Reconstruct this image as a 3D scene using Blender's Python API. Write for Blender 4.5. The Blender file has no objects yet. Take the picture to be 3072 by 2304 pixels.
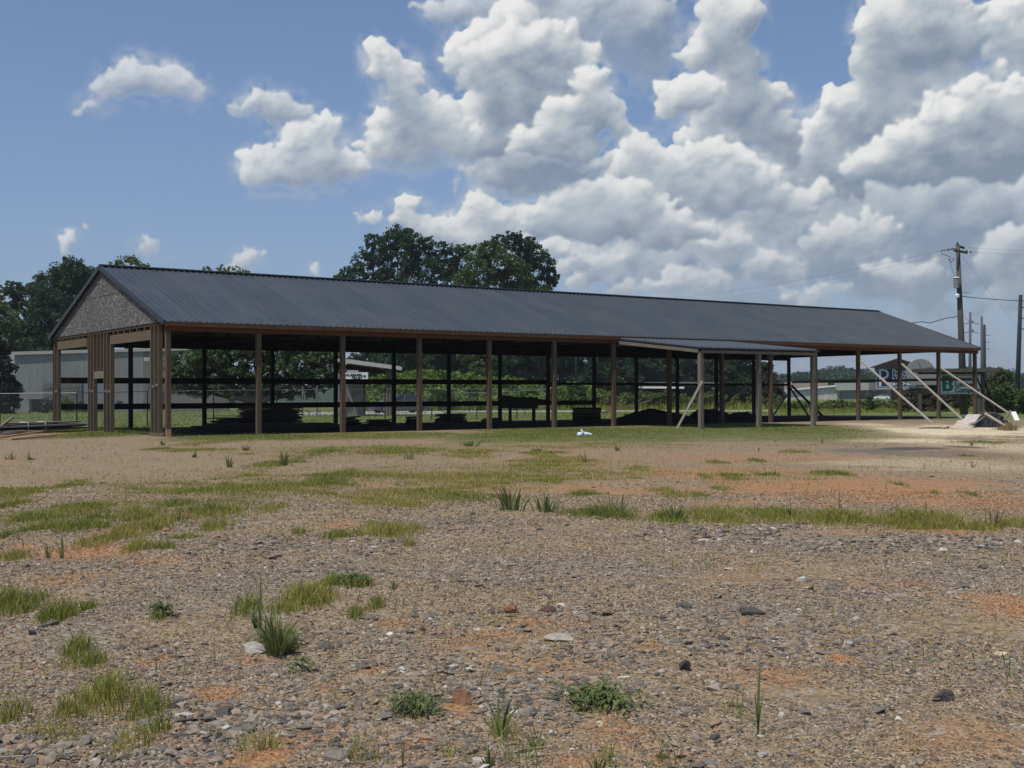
import bpy, math, random
import numpy as np
from mathutils import Matrix, Vector
random.seed(7)
rng = np.random.default_rng(7)
scene = bpy.context.scene
COL = scene.collection

# ---------------------------------------------------------------- camera
F_PX, YAW, PIT, ROLL = 3681.0, .6273, .0111, .0052
CAM = np.array([-13.7427, -37.2519, 1.1623])
fw = np.array([math.sin(YAW)*math.cos(PIT), math.cos(YAW)*math.cos(PIT), math.sin(PIT)])
r0 = np.array([math.cos(YAW), -math.sin(YAW), 0.0]); u0 = np.cross(r0, fw)
CR = math.cos(ROLL)*r0 - math.sin(ROLL)*u0
CU = math.sin(ROLL)*r0 + math.cos(ROLL)*u0
cam = bpy.data.objects.new('camera', bpy.data.cameras.new('camera')); COL.objects.link(cam)
cam.matrix_world = Matrix(((CR[0], CU[0], -fw[0], CAM[0]), (CR[1], CU[1], -fw[1], CAM[1]),
                           (CR[2], CU[2], -fw[2], CAM[2]), (0, 0, 0, 1)))
cam.data.sensor_width = 36.0; cam.data.lens = F_PX/3072*36.0
cam.data.clip_start = .1; cam.data.clip_end = 20000
scene.camera = cam

# surveying helpers: where a sight line meets the ground, a wall plane or a distance
def ray(px, py): return fw + (px-1536)/F_PX*CR + (1152-py)/F_PX*CU
def G(px, py, z=0.0):
    d = ray(px, py); return CAM + d*((z-CAM[2])/d[2])
def PL(px, py, ax, v):
    d = ray(px, py); return CAM + d*((v-CAM[ax])/d[ax])
def DP(px, py, t): return CAM + ray(px, py)*t
def depth(p): return float((np.array(p)-CAM) @ fw)
def base(px, t):               # ground point below the sight line px at distance t
    p = DP(px, 1190, t); p[2] = 0; return p

# ---------------------------------------------------------------- light
SUN_EL = math.radians(64)
SUN_H = np.array([-.975, -.22])/np.hypot(.975, .22)
SUN_DIR = np.array([SUN_H[0]*math.cos(SUN_EL), SUN_H[1]*math.cos(SUN_EL), math.sin(SUN_EL)])
sl = bpy.data.lights.new('sun', 'SUN'); sl.energy = 3.8; sl.angle = math.radians(.53); sl.color = (1, .95, .86)
so = bpy.data.objects.new('sun', sl); COL.objects.link(so)
so.rotation_euler = Vector(SUN_DIR).to_track_quat('Z', 'Y').to_euler()
scene.view_settings.view_transform = 'Standard'; scene.view_settings.look = 'None'
scene.view_settings.exposure = 0.0; scene.view_settings.gamma = 1

# ---------------------------------------------------------------- node helper
class NT:
    def __init__(s, tree): s.t = tree; s.n = tree.nodes; s.l = tree.links
    def node(s, typ, **kw):
        n = s.n.new(typ)
        for k, v in kw.items():
            if k.startswith('_'): setattr(n, k[1:], v)
        return n
    def inp(s, n, i, v):
        if v is None: return
        if hasattr(v, 'is_output'): s.l.new(v, n.inputs[i])
        else: n.inputs[i].default_value = v
    def math(s, op, a, b=None, c=None, clamp=False):
        n = s.n.new('ShaderNodeMath'); n.operation = op; n.use_clamp = clamp
        s.inp(n, 0, a); s.inp(n, 1, b); s.inp(n, 2, c); return n.outputs[0]
    def vm(s, op, a, b=None, scale=None):
        n = s.n.new('ShaderNodeVectorMath'); n.operation = op
        s.inp(n, 0, a); s.inp(n, 1, b)
        if scale is not None: s.inp(n, 3, scale)
        return n.outputs[1] if op in ('LENGTH', 'DOT_PRODUCT', 'DISTANCE') else n.outputs[0]
    def mix(s, f, a, b, mode='MIX'):
        n = s.n.new('ShaderNodeMix'); n.data_type = 'RGBA'; n.blend_type = mode
        s.inp(n, 0, f)
        for i, v in ((6, a), (7, b)):
            if isinstance(v, tuple) and len(v) == 3: v = v+(1,)
            s.inp(n, i, v)
        return n.outputs[2]
    def noise(s, vec, scale, detail=3, rough=.5, dist=0, out=0, w=None):
        n = s.n.new('ShaderNodeTexNoise'); s.inp(n, 'Vector', vec)
        n.inputs['Scale'].default_value = scale; n.inputs['Detail'].default_value = detail
        n.inputs['Roughness'].default_value = rough; n.inputs['Distortion'].default_value = dist
        return n.outputs[out]
    def vor(s, vec, scale, feature='F1', out=0, rand=1):
        n = s.n.new('ShaderNodeTexVoronoi'); n.feature = feature; s.inp(n, 'Vector', vec)
        n.inputs['Scale'].default_value = scale; n.inputs['Randomness'].default_value = rand
        return n.outputs[out]
    def ramp(s, f, stops, interp='LINEAR'):
        n = s.n.new('ShaderNodeValToRGB'); s.inp(n, 0, f); cr = n.color_ramp; cr.interpolation = interp
        while len(cr.elements) < len(stops): cr.elements.new(.5)
        for e, (p, c) in zip(cr.elements, stops):
            e.position = p; e.color = (c if len(c) == 4 else tuple(c)+(1,))
        return n.outputs[0]
    def rng(s, v, a, b, c=0., d=1., smooth=False):
        n = s.n.new('ShaderNodeMapRange'); s.inp(n, 0, v)
        for i, x in enumerate((a, b, c, d)): n.inputs[i+1].default_value = x
        if smooth: n.interpolation_type = 'SMOOTHSTEP'
        return n.outputs[0]
    def scale(s, vec, xyz):
        n = s.n.new('ShaderNodeMapping'); s.inp(n, 0, vec); n.inputs['Scale'].default_value = xyz; return n.outputs[0]

# ---------------------------------------------------------------- sky
world = bpy.data.worlds.new('World'); scene.world = world; world.use_nodes = True
W = NT(world.node_tree); W.n.clear()
SKY_STR = .10
sky = W.n.new('ShaderNodeTexSky'); sky.sky_type = 'NISHITA'; sky.sun_disc = False
sky.sun_elevation = SUN_EL; sky.sun_rotation = math.atan2(SUN_H[0], SUN_H[1])
sky.altitude = 100; sky.air_density = 1.0; sky.dust_density = 1.2; sky.ozone_density = 1.4
tc = W.n.new('ShaderNodeTexCoord').outputs['Generated']
sep = W.n.new('ShaderNodeSeparateXYZ'); W.l.new(tc, sep.inputs[0])
AZ0 = math.degrees(YAW)
az = W.math('SUBTRACT', W.math('MULTIPLY', W.math('ARCTAN2', sep.outputs[0], sep.outputs[1]), 57.29578), AZ0)
el = W.math('MULTIPLY', W.math('ARCSINE', sep.outputs[2]), 57.29578)
def azel(px, py):
    d = ray(px, py); d = d/np.linalg.norm(d)
    return math.degrees(math.atan2(d[0], d[1]))-AZ0, math.degrees(math.asin(d[2]))
skyc = W.vm('SCALE', sky.outputs[0], scale=SKY_STR)
skyc = W.mix(W.rng(el, -2, 20, .55, .16), skyc, (.29, .385, .51))
skyc = W.mix(1.0, skyc, (.82, .89, 1.04), 'MULTIPLY')
fin = skyc
bg = W.n.new('ShaderNodeBackground'); W.l.new(fin, bg.inputs[0]); bg.inputs[1].default_value = 1.0
wo = W.n.new('ShaderNodeOutputWorld'); W.l.new(bg.outputs[0], wo.inputs[0])
world.cycles.sampling_method = 'NONE'
scene.cycles.max_bounces = 6; scene.cycles.diffuse_bounces = 3; scene.cycles.glossy_bounces = 2; scene.cycles.transmission_bounces = 4; scene.cycles.use_denoising = True

# ---------------------------------------------------------------- materials
def material(name, fn, rough=.9, spec=.2, metal=0.0):
    m = bpy.data.materials.new(name); m.use_nodes = True; t = NT(m.node_tree); t.n.clear()
    b = t.n.new('ShaderNodeBsdfPrincipled'); o = t.n.new('ShaderNodeOutputMaterial'); t.l.new(b.outputs[0], o.inputs[0])
    b.inputs['Roughness'].default_value = rough; b.inputs['Specular IOR Level'].default_value = spec; b.inputs['Metallic'].default_value = metal
    c = fn(t, b, o)
    if c is not None:
        if isinstance(c, tuple): b.inputs['Base Color'].default_value = c+(1,)
        else: t.l.new(c, b.inputs['Base Color'])
    return m
def bump(t, b, h, strength=.5, dist=.02):
    n = t.n.new('ShaderNodeBump'); n.inputs['Strength'].default_value = strength; n.inputs['Distance'].default_value = dist
    t.l.new(h, n.inputs['Height']); t.l.new(n.outputs[0], b.inputs['Normal'])
def objco(t): return t.n.new('ShaderNodeTexCoord').outputs['Object']
def worldco(t): return t.n.new('ShaderNodeNewGeometry').outputs['Position']
def island(t): return t.n.new('ShaderNodeNewGeometry').outputs['Random Per Island']
def attr(t, name):
    n = t.n.new('ShaderNodeAttribute'); n.attribute_name = name; return n
def plain(name, col, var=.18, rough=.8, spec=.3, metal=0., sc=6.):
    def fn(t, b, o):
        p = worldco(t); n = t.noise(p, sc, 5, .65)
        bump(t, b, n, .15, .01)
        k = t.rng(n, .3, .7, 1-var, 1+var)
        return t.vm('SCALE', t.vm('ADD', (0, 0, 0), tuple(col)), scale=k)
    return material(name, fn, rough, spec, metal)
def wood(name, col, dark, streak=(3, 3, 26), rough=.85):
    def fn(t, b, o):
        p = worldco(t)
        s_ = t.noise(t.scale(p, (22, 22, 1.6)), 1, 6, .65)
        s2 = t.noise(t.scale(p, (1.6, 22, 22)), 1, 5, .65)
        blot = t.noise(p, .9, 3, .5)
        k = t.rng(t.math('ADD', t.math('MULTIPLY', s_, .6), t.math('MULTIPLY', s2, .4)), .36, .66)
        c = t.mix(k, tuple(dark), tuple(col))
        c = t.mix(t.rng(blot, .35, .7, 0, .45), c, tuple(x*.62 for x in col))
        c = t.mix(t.rng(t.vor(t.scale(p, (9, 9, 2.2)), 1), 0, .12, .55, 0), c, tuple(x*.3 for x in dark))
        iv = t.rng(island(t), 0, 1, .78, 1.18)
        bump(t, b, s_, .3, .006)
        return t.vm('SCALE', c, scale=iv)
    return material(name, fn, rough, .15)
def leafmat(name, c1, c2, c3=None, transl=.32, flower=0.0, hue=(.16, .17, .11)):
    def fn(t, b, o):
        r = island(t); p = worldco(t)
        big = t.noise(p, .35, 3, .6)
        c = t.mix(r, tuple(c1), tuple(c2))
        if c3: c = t.mix(t.rng(big, .45, .62), c, tuple(c3))
        c = t.vm('SCALE', c, scale=t.rng(t.noise(p, .9, 2, .5), .3, .7, .72, 1.28))
        if flower:
            c = t.mix(t.math('GREATER_THAN', t.math('FRACT', t.math('MULTIPLY', r, 37.7)), 1-flower), c, (.62, .58, .50))
        tr = t.n.new('ShaderNodeBsdfTranslucent'); t.l.new(c, tr.inputs[0])
        mx = t.n.new('ShaderNodeMixShader'); mx.inputs[0].default_value = transl
        t.l.new(c, b.inputs['Base Color']); t.l.new(b.outputs[0], mx.inputs[1]); t.l.new(tr.outputs[0], mx.inputs[2]); t.l.new(mx.outputs[0], o.inputs[0])
        return None
    return material(name, fn, .65, .25)

M = {}
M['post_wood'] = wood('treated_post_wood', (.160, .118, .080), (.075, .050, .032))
M['fascia_wood'] = wood('reddish_fascia_wood', (.25, .135, .072), (.13, .062, .030))
M['header_wood'] = wood('dark_red_header_wood', (.150, .062, .032), (.075, .028, .014))
M['stud_wood'] = wood('weathered_stud_wood', (.185, .140, .098), (.090, .066, .046))
M['grey_wood'] = wood('grey_weathered_wood', (.235, .205, .165), (.12, .10, .08))
M['pale_wood'] = wood('sun_bleached_wood', (.46, .41, .34), (.26, .23, .19))
M['tan_wood'] = wood('new_tan_lumber', (.50, .35, .19), (.32, .20, .10))
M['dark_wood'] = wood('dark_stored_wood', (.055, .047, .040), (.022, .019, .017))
M['inner_wood'] = wood('shade_dark_wood', (.030, .023, .018), (.014, .010, .008))  # near black: the barn's inner shade is put into this wood's colour
def f_roof(t, b, o):
    p = worldco(t)
    n = t.noise(p, .55, 4, .6); s = t.noise(t.scale(p, (6, .35, .35)), 1, 3, .5)
    sp = t.n.new('ShaderNodeSeparateXYZ'); t.l.new(p, sp.inputs[0])
    pan = t.noise(t.math('FLOOR', t.math('DIVIDE', sp.outputs[0], .9144)), 1, 0) if False else None
    c = t.mix(t.rng(s, .3, .7), (.041, .053, .064), (.056, .069, .081))
    c = t.mix(t.rng(n, .4, .72, 0, .45), c, (.074, .073, .080))
    wn = t.n.new('ShaderNodeTexWhiteNoise'); wn.noise_dimensions = '1D'
    t.l.new(t.math('FLOOR', t.math('DIVIDE', sp.outputs[0], .9144)), wn.inputs['W'])
    c = t.vm('SCALE', c, scale=t.rng(wn.outputs[0], 0, 1, .93, 1.07))
    b.inputs['Coat Weight'].default_value = .0
    t.l.new(t.rng(n, .3, .7, .38, .56), b.inputs['Roughness']); bump(t, b, t.noise(t.scale(p, (.9, 2.2, 2.2)), 1, 2, .5), .25, .06)
    return c
M['roof_metal'] = material('charcoal_roof_metal', f_roof, .45, .45)
M['trim_metal'] = plain('black_trim_metal', (.030, .034, .042), .1, .5, .4)
def f_osb(t, b, o):
    p = worldco(t); q = t.scale(p, (1, 21, 21))
    wv = t.vm('ADD', q, t.vm('SCALE', t.noise(q, .9, 2, out=1), scale=2.2))
    v1 = t.vor(wv, 1.15, 'F1', 1); v2 = t.vor(t.scale(wv, (1, .38, 1)), 2.1, 'F1', 1)
    s1 = t.n.new('ShaderNodeSeparateColor'); t.l.new(v1, s1.inputs[0]); s2 = t.n.new('ShaderNodeSeparateColor'); t.l.new(v2, s2.inputs[0])
    k = t.math('ADD', t.math('MULTIPLY', s1.outputs[0], .5), t.math('MULTIPLY', s2.outputs[1], .5))
    c = t.ramp(k, [(.10, (.040, .038, .038)), (.45, (.100, .094, .092)), (.72, (.190, .180, .174)), (.95, (.48, .465, .45))])
    st = t.noise(p, .6, 4, .6)
    c = t.mix(t.rng(st, .42, .7, 0, .45), c, (.095, .090, .088))
    bump(t, b, k, .3, .006)
    return c
M['osb'] = material('weathered_strand_board', f_osb, .9, .1)
def f_osb2(t, b, o):
    p = worldco(t); v = t.vor(t.scale(p, (16, 16, 16)), 1, 'F1', 1); s = t.n.new('ShaderNodeSeparateColor'); t.l.new(v, s.inputs[0])
    c = t.ramp(s.outputs[0], [(0, (.30, .21, .13)), (.6, (.52, .39, .26)), (1, (.66, .53, .38))])
    return t.mix(t.rng(t.noise(p, 1.3, 3), .4, .65), c, (.47, .43, .41))
M['osb_tan'] = material('tan_strand_board', f_osb2, .9, .1)
M['osb_pale'] = plain('pale_weathered_board', (.46, .41, .38), .25, .9, .1, sc=9)
M['black_film'] = plain('black_plastic_film', (.006, .006, .007), .3, .6, .25)
M['galv'] = plain('galvanised_steel', (.20, .205, .205), .12, .55, .4, .3)
M['dark_steel'] = plain('dark_fence_steel', (.035, .037, .038), .1, .6, .3)
M['white_paint'] = plain('white_paint', (.72, .72, .70), .07, .6, .3)
M['white_band'] = plain('white_strapping', (.78, .78, .74), .05, .5, .3)
M['asphalt'] = plain('pale_road_asphalt', (.33, .32, .30), .15, .9, .2, sc=1.5)
M['pole_wood'] = wood('utility_pole_wood', (.13, .12, .105), (.055, .052, .048))
M['pole_dark'] = plain('dark_pole', (.030, .034, .042), .1, .8, .2)
M['pole_grey'] = plain('grey_far_pole', (.085, .095, .11), .1, .8, .2)
M['wire'] = plain('wire', (.035, .04, .05), .0, .7, .2)
M['ins'] = plain('grey_insulator', (.10, .10, .11), .1, .5, .4)
M['trans'] = plain('grey_transformer', (.20, .21, .205), .1, .5, .4)
M['bin'] = plain('dark_green_bin_plastic', (.012, .030, .024), .1, .5, .4)
M['glass_dark'] = plain('dark_glass', (.02, .022, .026), .05, .12, .6)
M['car_paint'] = plain('dark_grey_car_paint', (.055, .060, .068), .04, .25, .6)
M['car_white'] = plain('white_car_paint', (.75, .75, .75), .02, .3, .5)
M['rubber'] = plain('tyre_rubber', (.018, .018, .018), .1, .8, .2)
M['blue'] = plain('navy_sign_face', (.012, .030, .105), .08, .5, .3)
M['sign_white'] = plain('sign_lettering_white', (.62, .66, .66), .03, .6, .2)
M['green_ink'] = plain('green_sign_ink', (.008, .16, .095), .05, .6, .2)
M['dark_ink'] = plain('dark_green_sign_lettering', (.012, .055, .045), .05, .6, .2)
M['black_ink'] = plain('black_sign_lettering', (.012, .012, .014), .0, .6, .2)
M['disc_grey'] = plain('faded_grey_sign_face', (.235, .245, .245), .06, .8, .2)
M['shingle'] = plain('brown_shingles', (.045, .032, .030), .2, .9, .1)
def siding(name, col, pitch=.3, ax='xy'):
    def fn(t, b, o):
        u = attr(t, 'run').outputs['Fac']; p = worldco(t)
        f = t.math('FRACT', t.math('DIVIDE', u, pitch))
        rib = t.rng(t.math('ABSOLUTE', t.math('SUBTRACT', f, .5)), .36, .46)
        bump(t, b, rib, .45, .02)
        n = t.noise(t.scale(p, (1, 1, .25)), .7, 4, .6)
        return t.vm('SCALE', t.vm('ADD', (0, 0, 0), tuple(col)), scale=t.rng(n, .3, .7, .86, 1.12))
    return material(name, fn, .55, .35)
M['bldg_wall'] = siding('ribbed_grey_siding', (.235, .243, .235), .6)
M['bldg_wall2'] = siding('ribbed_taupe_siding', (.175, .163, .150), .45)
M['trim_white'] = plain('white_roof_trim', (.40, .385, .35), .08, .6, .3)
M['block'] = plain('painted_block', (.42, .42, .40), .22, .9, .1, sc=.7)
M['stucco'] = plain('grey_stucco', (.36, .36, .35), .08, .9, .1, sc=.5)
M['beige'] = plain('beige_wall', (.36, .31, .26), .08, .9, .1, sc=.5)
M['bag'] = plain('crumpled_pale_plastic', (.72, .80, .84), .12, .35, .5, sc=14)
M['bottle'] = plain('pale_blue_plastic', (.45, .55, .72), .2, .3, .5, sc=20)
M['bark'] = wood('tree_bark', (.042, .034, .027), (.018, .015, .012))
M['leaf_dark'] = leafmat('dark_oak_leaves', (.026, .056, .022), (.052, .096, .036), (.040, .074, .038))
M['leaf_mid'] = leafmat('mid_green_leaves', (.046, .086, .026), (.085, .140, .040), (.10, .125, .040))
M['leaf_pine'] = leafmat('bluish_dark_leaves', (.022, .050, .026), (.042, .084, .040))
M['leaf_light'] = leafmat('light_green_leaves', (.065, .105, .026), (.115, .165, .042))
M['leaf_kudzu'] = leafmat('bright_vine_leaves', (.120, .185, .036), (.21, .30, .060), (.10, .165, .040))
M['leaf_mag'] = leafmat('flowering_tree_leaves', (.032, .062, .022), (.085, .130, .044), flower=.035)
M['leaf_cedar'] = leafmat('black_green_cedar', (.006, .016, .010), (.012, .026, .014))
M['leaf_far'] = leafmat('hill_forest_leaves', (.032, .062, .030), (.058, .098, .044), (.048, .076, .046))
M['weed_green'] = leafmat('roadside_weed_leaves', (.060, .100, .028), (.115, .160, .045), (.13, .15, .055))
M['bush_brown'] = leafmat('leaves_with_brown_bloom', (.020, .040, .018), (.055, .070, .032), (.085, .062, .048))

# ---------------------------------------------------------------- mesh helpers
def mesh_obj(name, V, polys, mats, parent=None, smooth=False, attrs=None):
    me = bpy.data.meshes.new(name)
    V = np.asarray(V, dtype=np.float32).reshape(-1, 3)
    polys = [np.asarray(p, dtype=np.int32) for p in polys if len(p)]
    nl = sum(p.size for p in polys); npz = sum(len(p) for p in polys)
    me.vertices.add(len(V)); me.vertices.foreach_set('co', V.ravel())
    me.loops.add(nl); me.loops.foreach_set('vertex_index', np.concatenate([p.ravel() for p in polys]))
    me.polygons.add(npz)
    ls = []; st = 0
    for p in polys:
        ls.append(st+np.arange(len(p))*p.shape[1]); st += p.size
    me.polygons.foreach_set('loop_start', np.concatenate(ls).astype(np.int32))
    me.update(calc_edges=True); me.validate()
    for k, a in (attrs or {}).items():
        at = me.attributes.new(k, 'FLOAT', 'POINT'); at.data.foreach_set('value', np.asarray(a, dtype=np.float32))
    me.polygons.foreach_set('use_smooth', np.full(npz, bool(smooth)))
    for m_ in (mats if isinstance(mats, (list, tuple)) else [mats]): me.materials.append(m_)
    ob = bpy.data.objects.new(name, me); COL.objects.link(ob)
    if parent is not None: ob.parent = parent
    return ob
class MB:
    def __init__(s): s.V = []; s.P = {}; s.n = 0; s.A = []
    def add(s, V, polys, run=None):
        V = np.asarray(V, float).reshape(-1, 3); s.V.append(V)
        for p in polys: s.P.setdefault(len(p), []).append([i+s.n for i in p])
        s.n += len(V); s.A.append(np.zeros(len(V)) if run is None else np.asarray(run, float)); return s
    def hexa(s, c):  # 8 corners: 4 bottom ccw, 4 top ccw
        return s.add(c, [(3, 2, 1, 0), (4, 5, 6, 7), (0, 1, 5, 4), (1, 2, 6, 5), (2, 3, 7, 6), (3, 0, 4, 7)])
    def box(s, x0, x1, y0, y1, z0, z1):
        return s.hexa([(x0, y0, z0), (x1, y0, z0), (x1, y1, z0), (x0, y1, z0), (x0, y0, z1), (x1, y0, z1), (x1, y1, z1), (x0, y1, z1)])
    def bar(s, p, q, w, h, up=(0, 0, 1)):
        p = np.array(p, float); q = np.array(q, float); d = q-p; d /= np.linalg.norm(d)
        a = np.cross(d, up); 
        if np.linalg.norm(a) < 1e-4: a = np.cross(d, (0, 1, 0))
        a /= np.linalg.norm(a); b = np.cross(a, d); a = a*w/2; b = b*h/2
        return s.hexa([p-a-b, p+a-b, q+a-b, q-a-b, p-a+b, p+a+b, q+a+b, q-a+b])
    def tube(s, pts, rads, n=8, cap=True):
        pts = [np.array(p, float) for p in pts]; V = []; m = len(pts)
        for i, p in enumerate(pts):
            d = pts[min(i+1, m-1)]-pts[max(i-1, 0)]; d = d/np.linalg.norm(d)
            a = np.cross(d, (0, 0, 1) if abs(d[2]) < .9 else (1, 0, 0)); a /= np.linalg.norm(a); b = np.cross(d, a)
            r = rads[i] if hasattr(rads, '__len__') else rads
            for k in range(n):
                t = 2*math.pi*k/n; V.append(p+r*(math.cos(t)*a+math.sin(t)*b))
        P_ = [(i*n+k, i*n+(k+1) % n, (i+1)*n+(k+1) % n, (i+1)*n+k) for i in range(m-1) for k in range(n)]
        if cap: P_ += [tuple(range(n-1, -1, -1)), tuple((m-1)*n+k for k in range(n))]
        return s.add(V, P_)
    def prism(s, pts, off):  # planar polygon extruded by off
        pts = np.array(pts, float); k = len(pts); V = np.vstack([pts, pts+np.array(off)])
        return s.add(V, [tuple(range(k-1, -1, -1)), tuple(range(k, 2*k))]+[(i, (i+1) % k, k+(i+1) % k, k+i) for i in range(k)])
    def build(s, name, mat, parent=None, smooth=False, run=False):
        return mesh_obj(name, np.vstack(s.V), [np.array(v) for v in s.P.values()], mat, parent, smooth,
                        {'run': np.concatenate(s.A)} if run else None)
def tag(o, label=None, cat=None, group=None, kind=None):
    for k, v in (('label', label), ('category', cat), ('group', group), ('kind', kind)):
        if v: o[k] = v
    return o
def thing(name, loc, label, cat, group=None, rz=0):
    o = bpy.data.objects.new(name, None); COL.objects.link(o); o.location = loc; o.rotation_euler.z = rz
    o.empty_display_size = .2
    bpy.context.view_layer.update() if False else None
    return tag(o, label, cat, group)
def setp(ob, root):      # keep world-space mesh under a root that stands at its base
    ob.parent = root; ob.matrix_parent_inverse = Matrix.Translation(-Vector(root.location)); return ob
def copy_tree(o, parent=None):
    c = o.copy(); COL.objects.link(c); c.parent = parent
    for ch in list(o.children): copy_tree(ch, c)
    return c
def unit(v): return v/np.linalg.norm(v, axis=-1, keepdims=True)
def quads(C, size, asp=.6, seed=0, flat=0.0):
    """leaf faces: random orientation, centre C"""
    r = np.random.default_rng(seed); n = len(C)
    a = unit(r.normal(size=(n, 3))); b = r.normal(size=(n, 3)); b[:, 2] *= (1-flat); a[:, 2] *= (1-flat); a = unit(a)
    b = unit(b-(a*b).sum(1, keepdims=True)*a)
    s = (size*(.6+.8*r.random(n)))[:, None] if np.isscalar(size) else (size*(.6+.8*r.random(n)))[:, None]
    V = np.stack([C-a*s*.5, C-b*s*asp*.5+a*s*.05, C+a*s*.5, C+b*s*asp*.5+a*s*.05], 1).reshape(-1, 3)
    return V, (np.arange(n*4).reshape(-1, 4))
def clumps(lobes, leaf, cover=5.0, cr=.26, nc=46, seed=1, shell=.45, zflat=.8):
    """leaf centres gathered in clumps through the outer volume of each lobe (x,y,z,rx,ry,rz)"""
    r = np.random.default_rng(seed); out = []
    for (x, y, z, rx, ry, rz) in lobes:
        R = (rx*ry*rz)**(1/3)
        k = nc
        d = unit(r.normal(size=(k, 3))); rad = (shell+(1-shell)*r.random(k)**.6)
        c = np.array([x, y, z])+d*rad[:, None]*np.array([rx, ry, rz])
        n = max(6, int(cover*4*math.pi*R*R/(leaf*leaf)/k))
        cs = cr*R*(.55+.9*r.random(k))
        pts = r.normal(size=(k, n, 3)); pts = unit(pts)*(r.random((k, n, 1))**.45)
        pts = pts*cs[:, None, None]*np.array([1, 1, zflat])+c[:, None, :]
        out.append(pts.reshape(-1, 3))
    return np.vstack(out)
def foliage(name, lobes, leaf, mat, parent, cover=5., cr=.26, nc=46, seed=1, shell=.45, zmin=.05, asp=.7, zflat=.8):
    C_ = clumps(lobes, leaf, cover, cr, nc, seed, shell, zflat); C_ = C_[C_[:, 2] > zmin]
    V, Q = quads(C_, leaf, asp, seed)
    return mesh_obj(name, V, [Q], mat, parent)
def px_lobes(L, t, dspread=.8, seed=0):
    """lobes given by sight line and radius at distance t (real size = angular size times distance)"""
    r = np.random.default_rng(seed+99); out = []
    for (px, py, rp) in L:
        R = rp/F_PX*t; p = DP(px, py, t+float(r.uniform(-dspread, dspread))*R)
        out.append((p[0], p[1], p[2], R, R, R*.9))
    return out
def tree(name, label, px, t, L, leaf, mat, cat='tree', group=None, cover=5., nc=46, cr=.26, trunk=.35, seed=1, shell=.45, extra=()):
    b = base(px, t); lob = px_lobes(L, t, seed=seed)+list(extra)
    root = thing(name, b, label, cat, group)
    setp(foliage('crown', lob, leaf, mat, root, cover, cr, nc, seed, shell), root)
    m = MB(); r = random.Random(seed)
    top = np.mean([l[:3] for l in lob], axis=0); fork = b+np.array([0, 0, max(1.2, .35*top[2])])
    m.tube([b-(0, 0, .3), b+(0, 0, .5), fork], [trunk*1.3, trunk, trunk*.8], 8)
    for l in lob:
        e = np.array(l[:3]); mid = (fork*.5+e*.5)+np.array([r.uniform(-.4, .4), r.uniform(-.4, .4), -.06*np.linalg.norm(e-fork)])
        m.tube([fork-(0, 0, .3), mid, e], [trunk*.55, trunk*.33, trunk*.1], 5)
        for _ in range(4):
            q = e+unit(np.array([r.gauss(0, 1), r.gauss(0, 1), r.gauss(.2, 1)]))*l[3]*.8
            m.tube([mid*.35+e*.65, q], [trunk*.16, trunk*.04], 4)
    setp(m.build('trunk', M['bark'], root, True), root)
    return root

# ---------------------------------------------------------------- value noise for ground masks
def vnoise(x, y, s, seed=0, octv=3):
    tot = np.zeros_like(x); amp = 1; norm = 0
    for o in range(octv):
        X = x*s+17.3*o+seed; Y = y*s-9.1*o+seed*1.7
        i = np.floor(X).astype(np.int64); j = np.floor(Y).astype(np.int64); fx = X-i; fy = Y-j
        fx = fx*fx*(3-2*fx); fy = fy*fy*(3-2*fy)
        def h(a, b_):
            v = (a*374761393+b_*668265263+seed*1442695) & 0x7fffffff
            v = (v ^ (v >> 13))*1274126177 & 0x7fffffff
            return ((v ^ (v >> 16)) & 0xffff)/65535.
        tot += amp*((h(i, j)*(1-fx)+h(i+1, j)*fx)*(1-fy)+(h(i, j+1)*(1-fx)+h(i+1, j+1)*fx)*fy)
        norm += amp; amp *= .5; s *= 2.03
    return tot/norm

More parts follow.
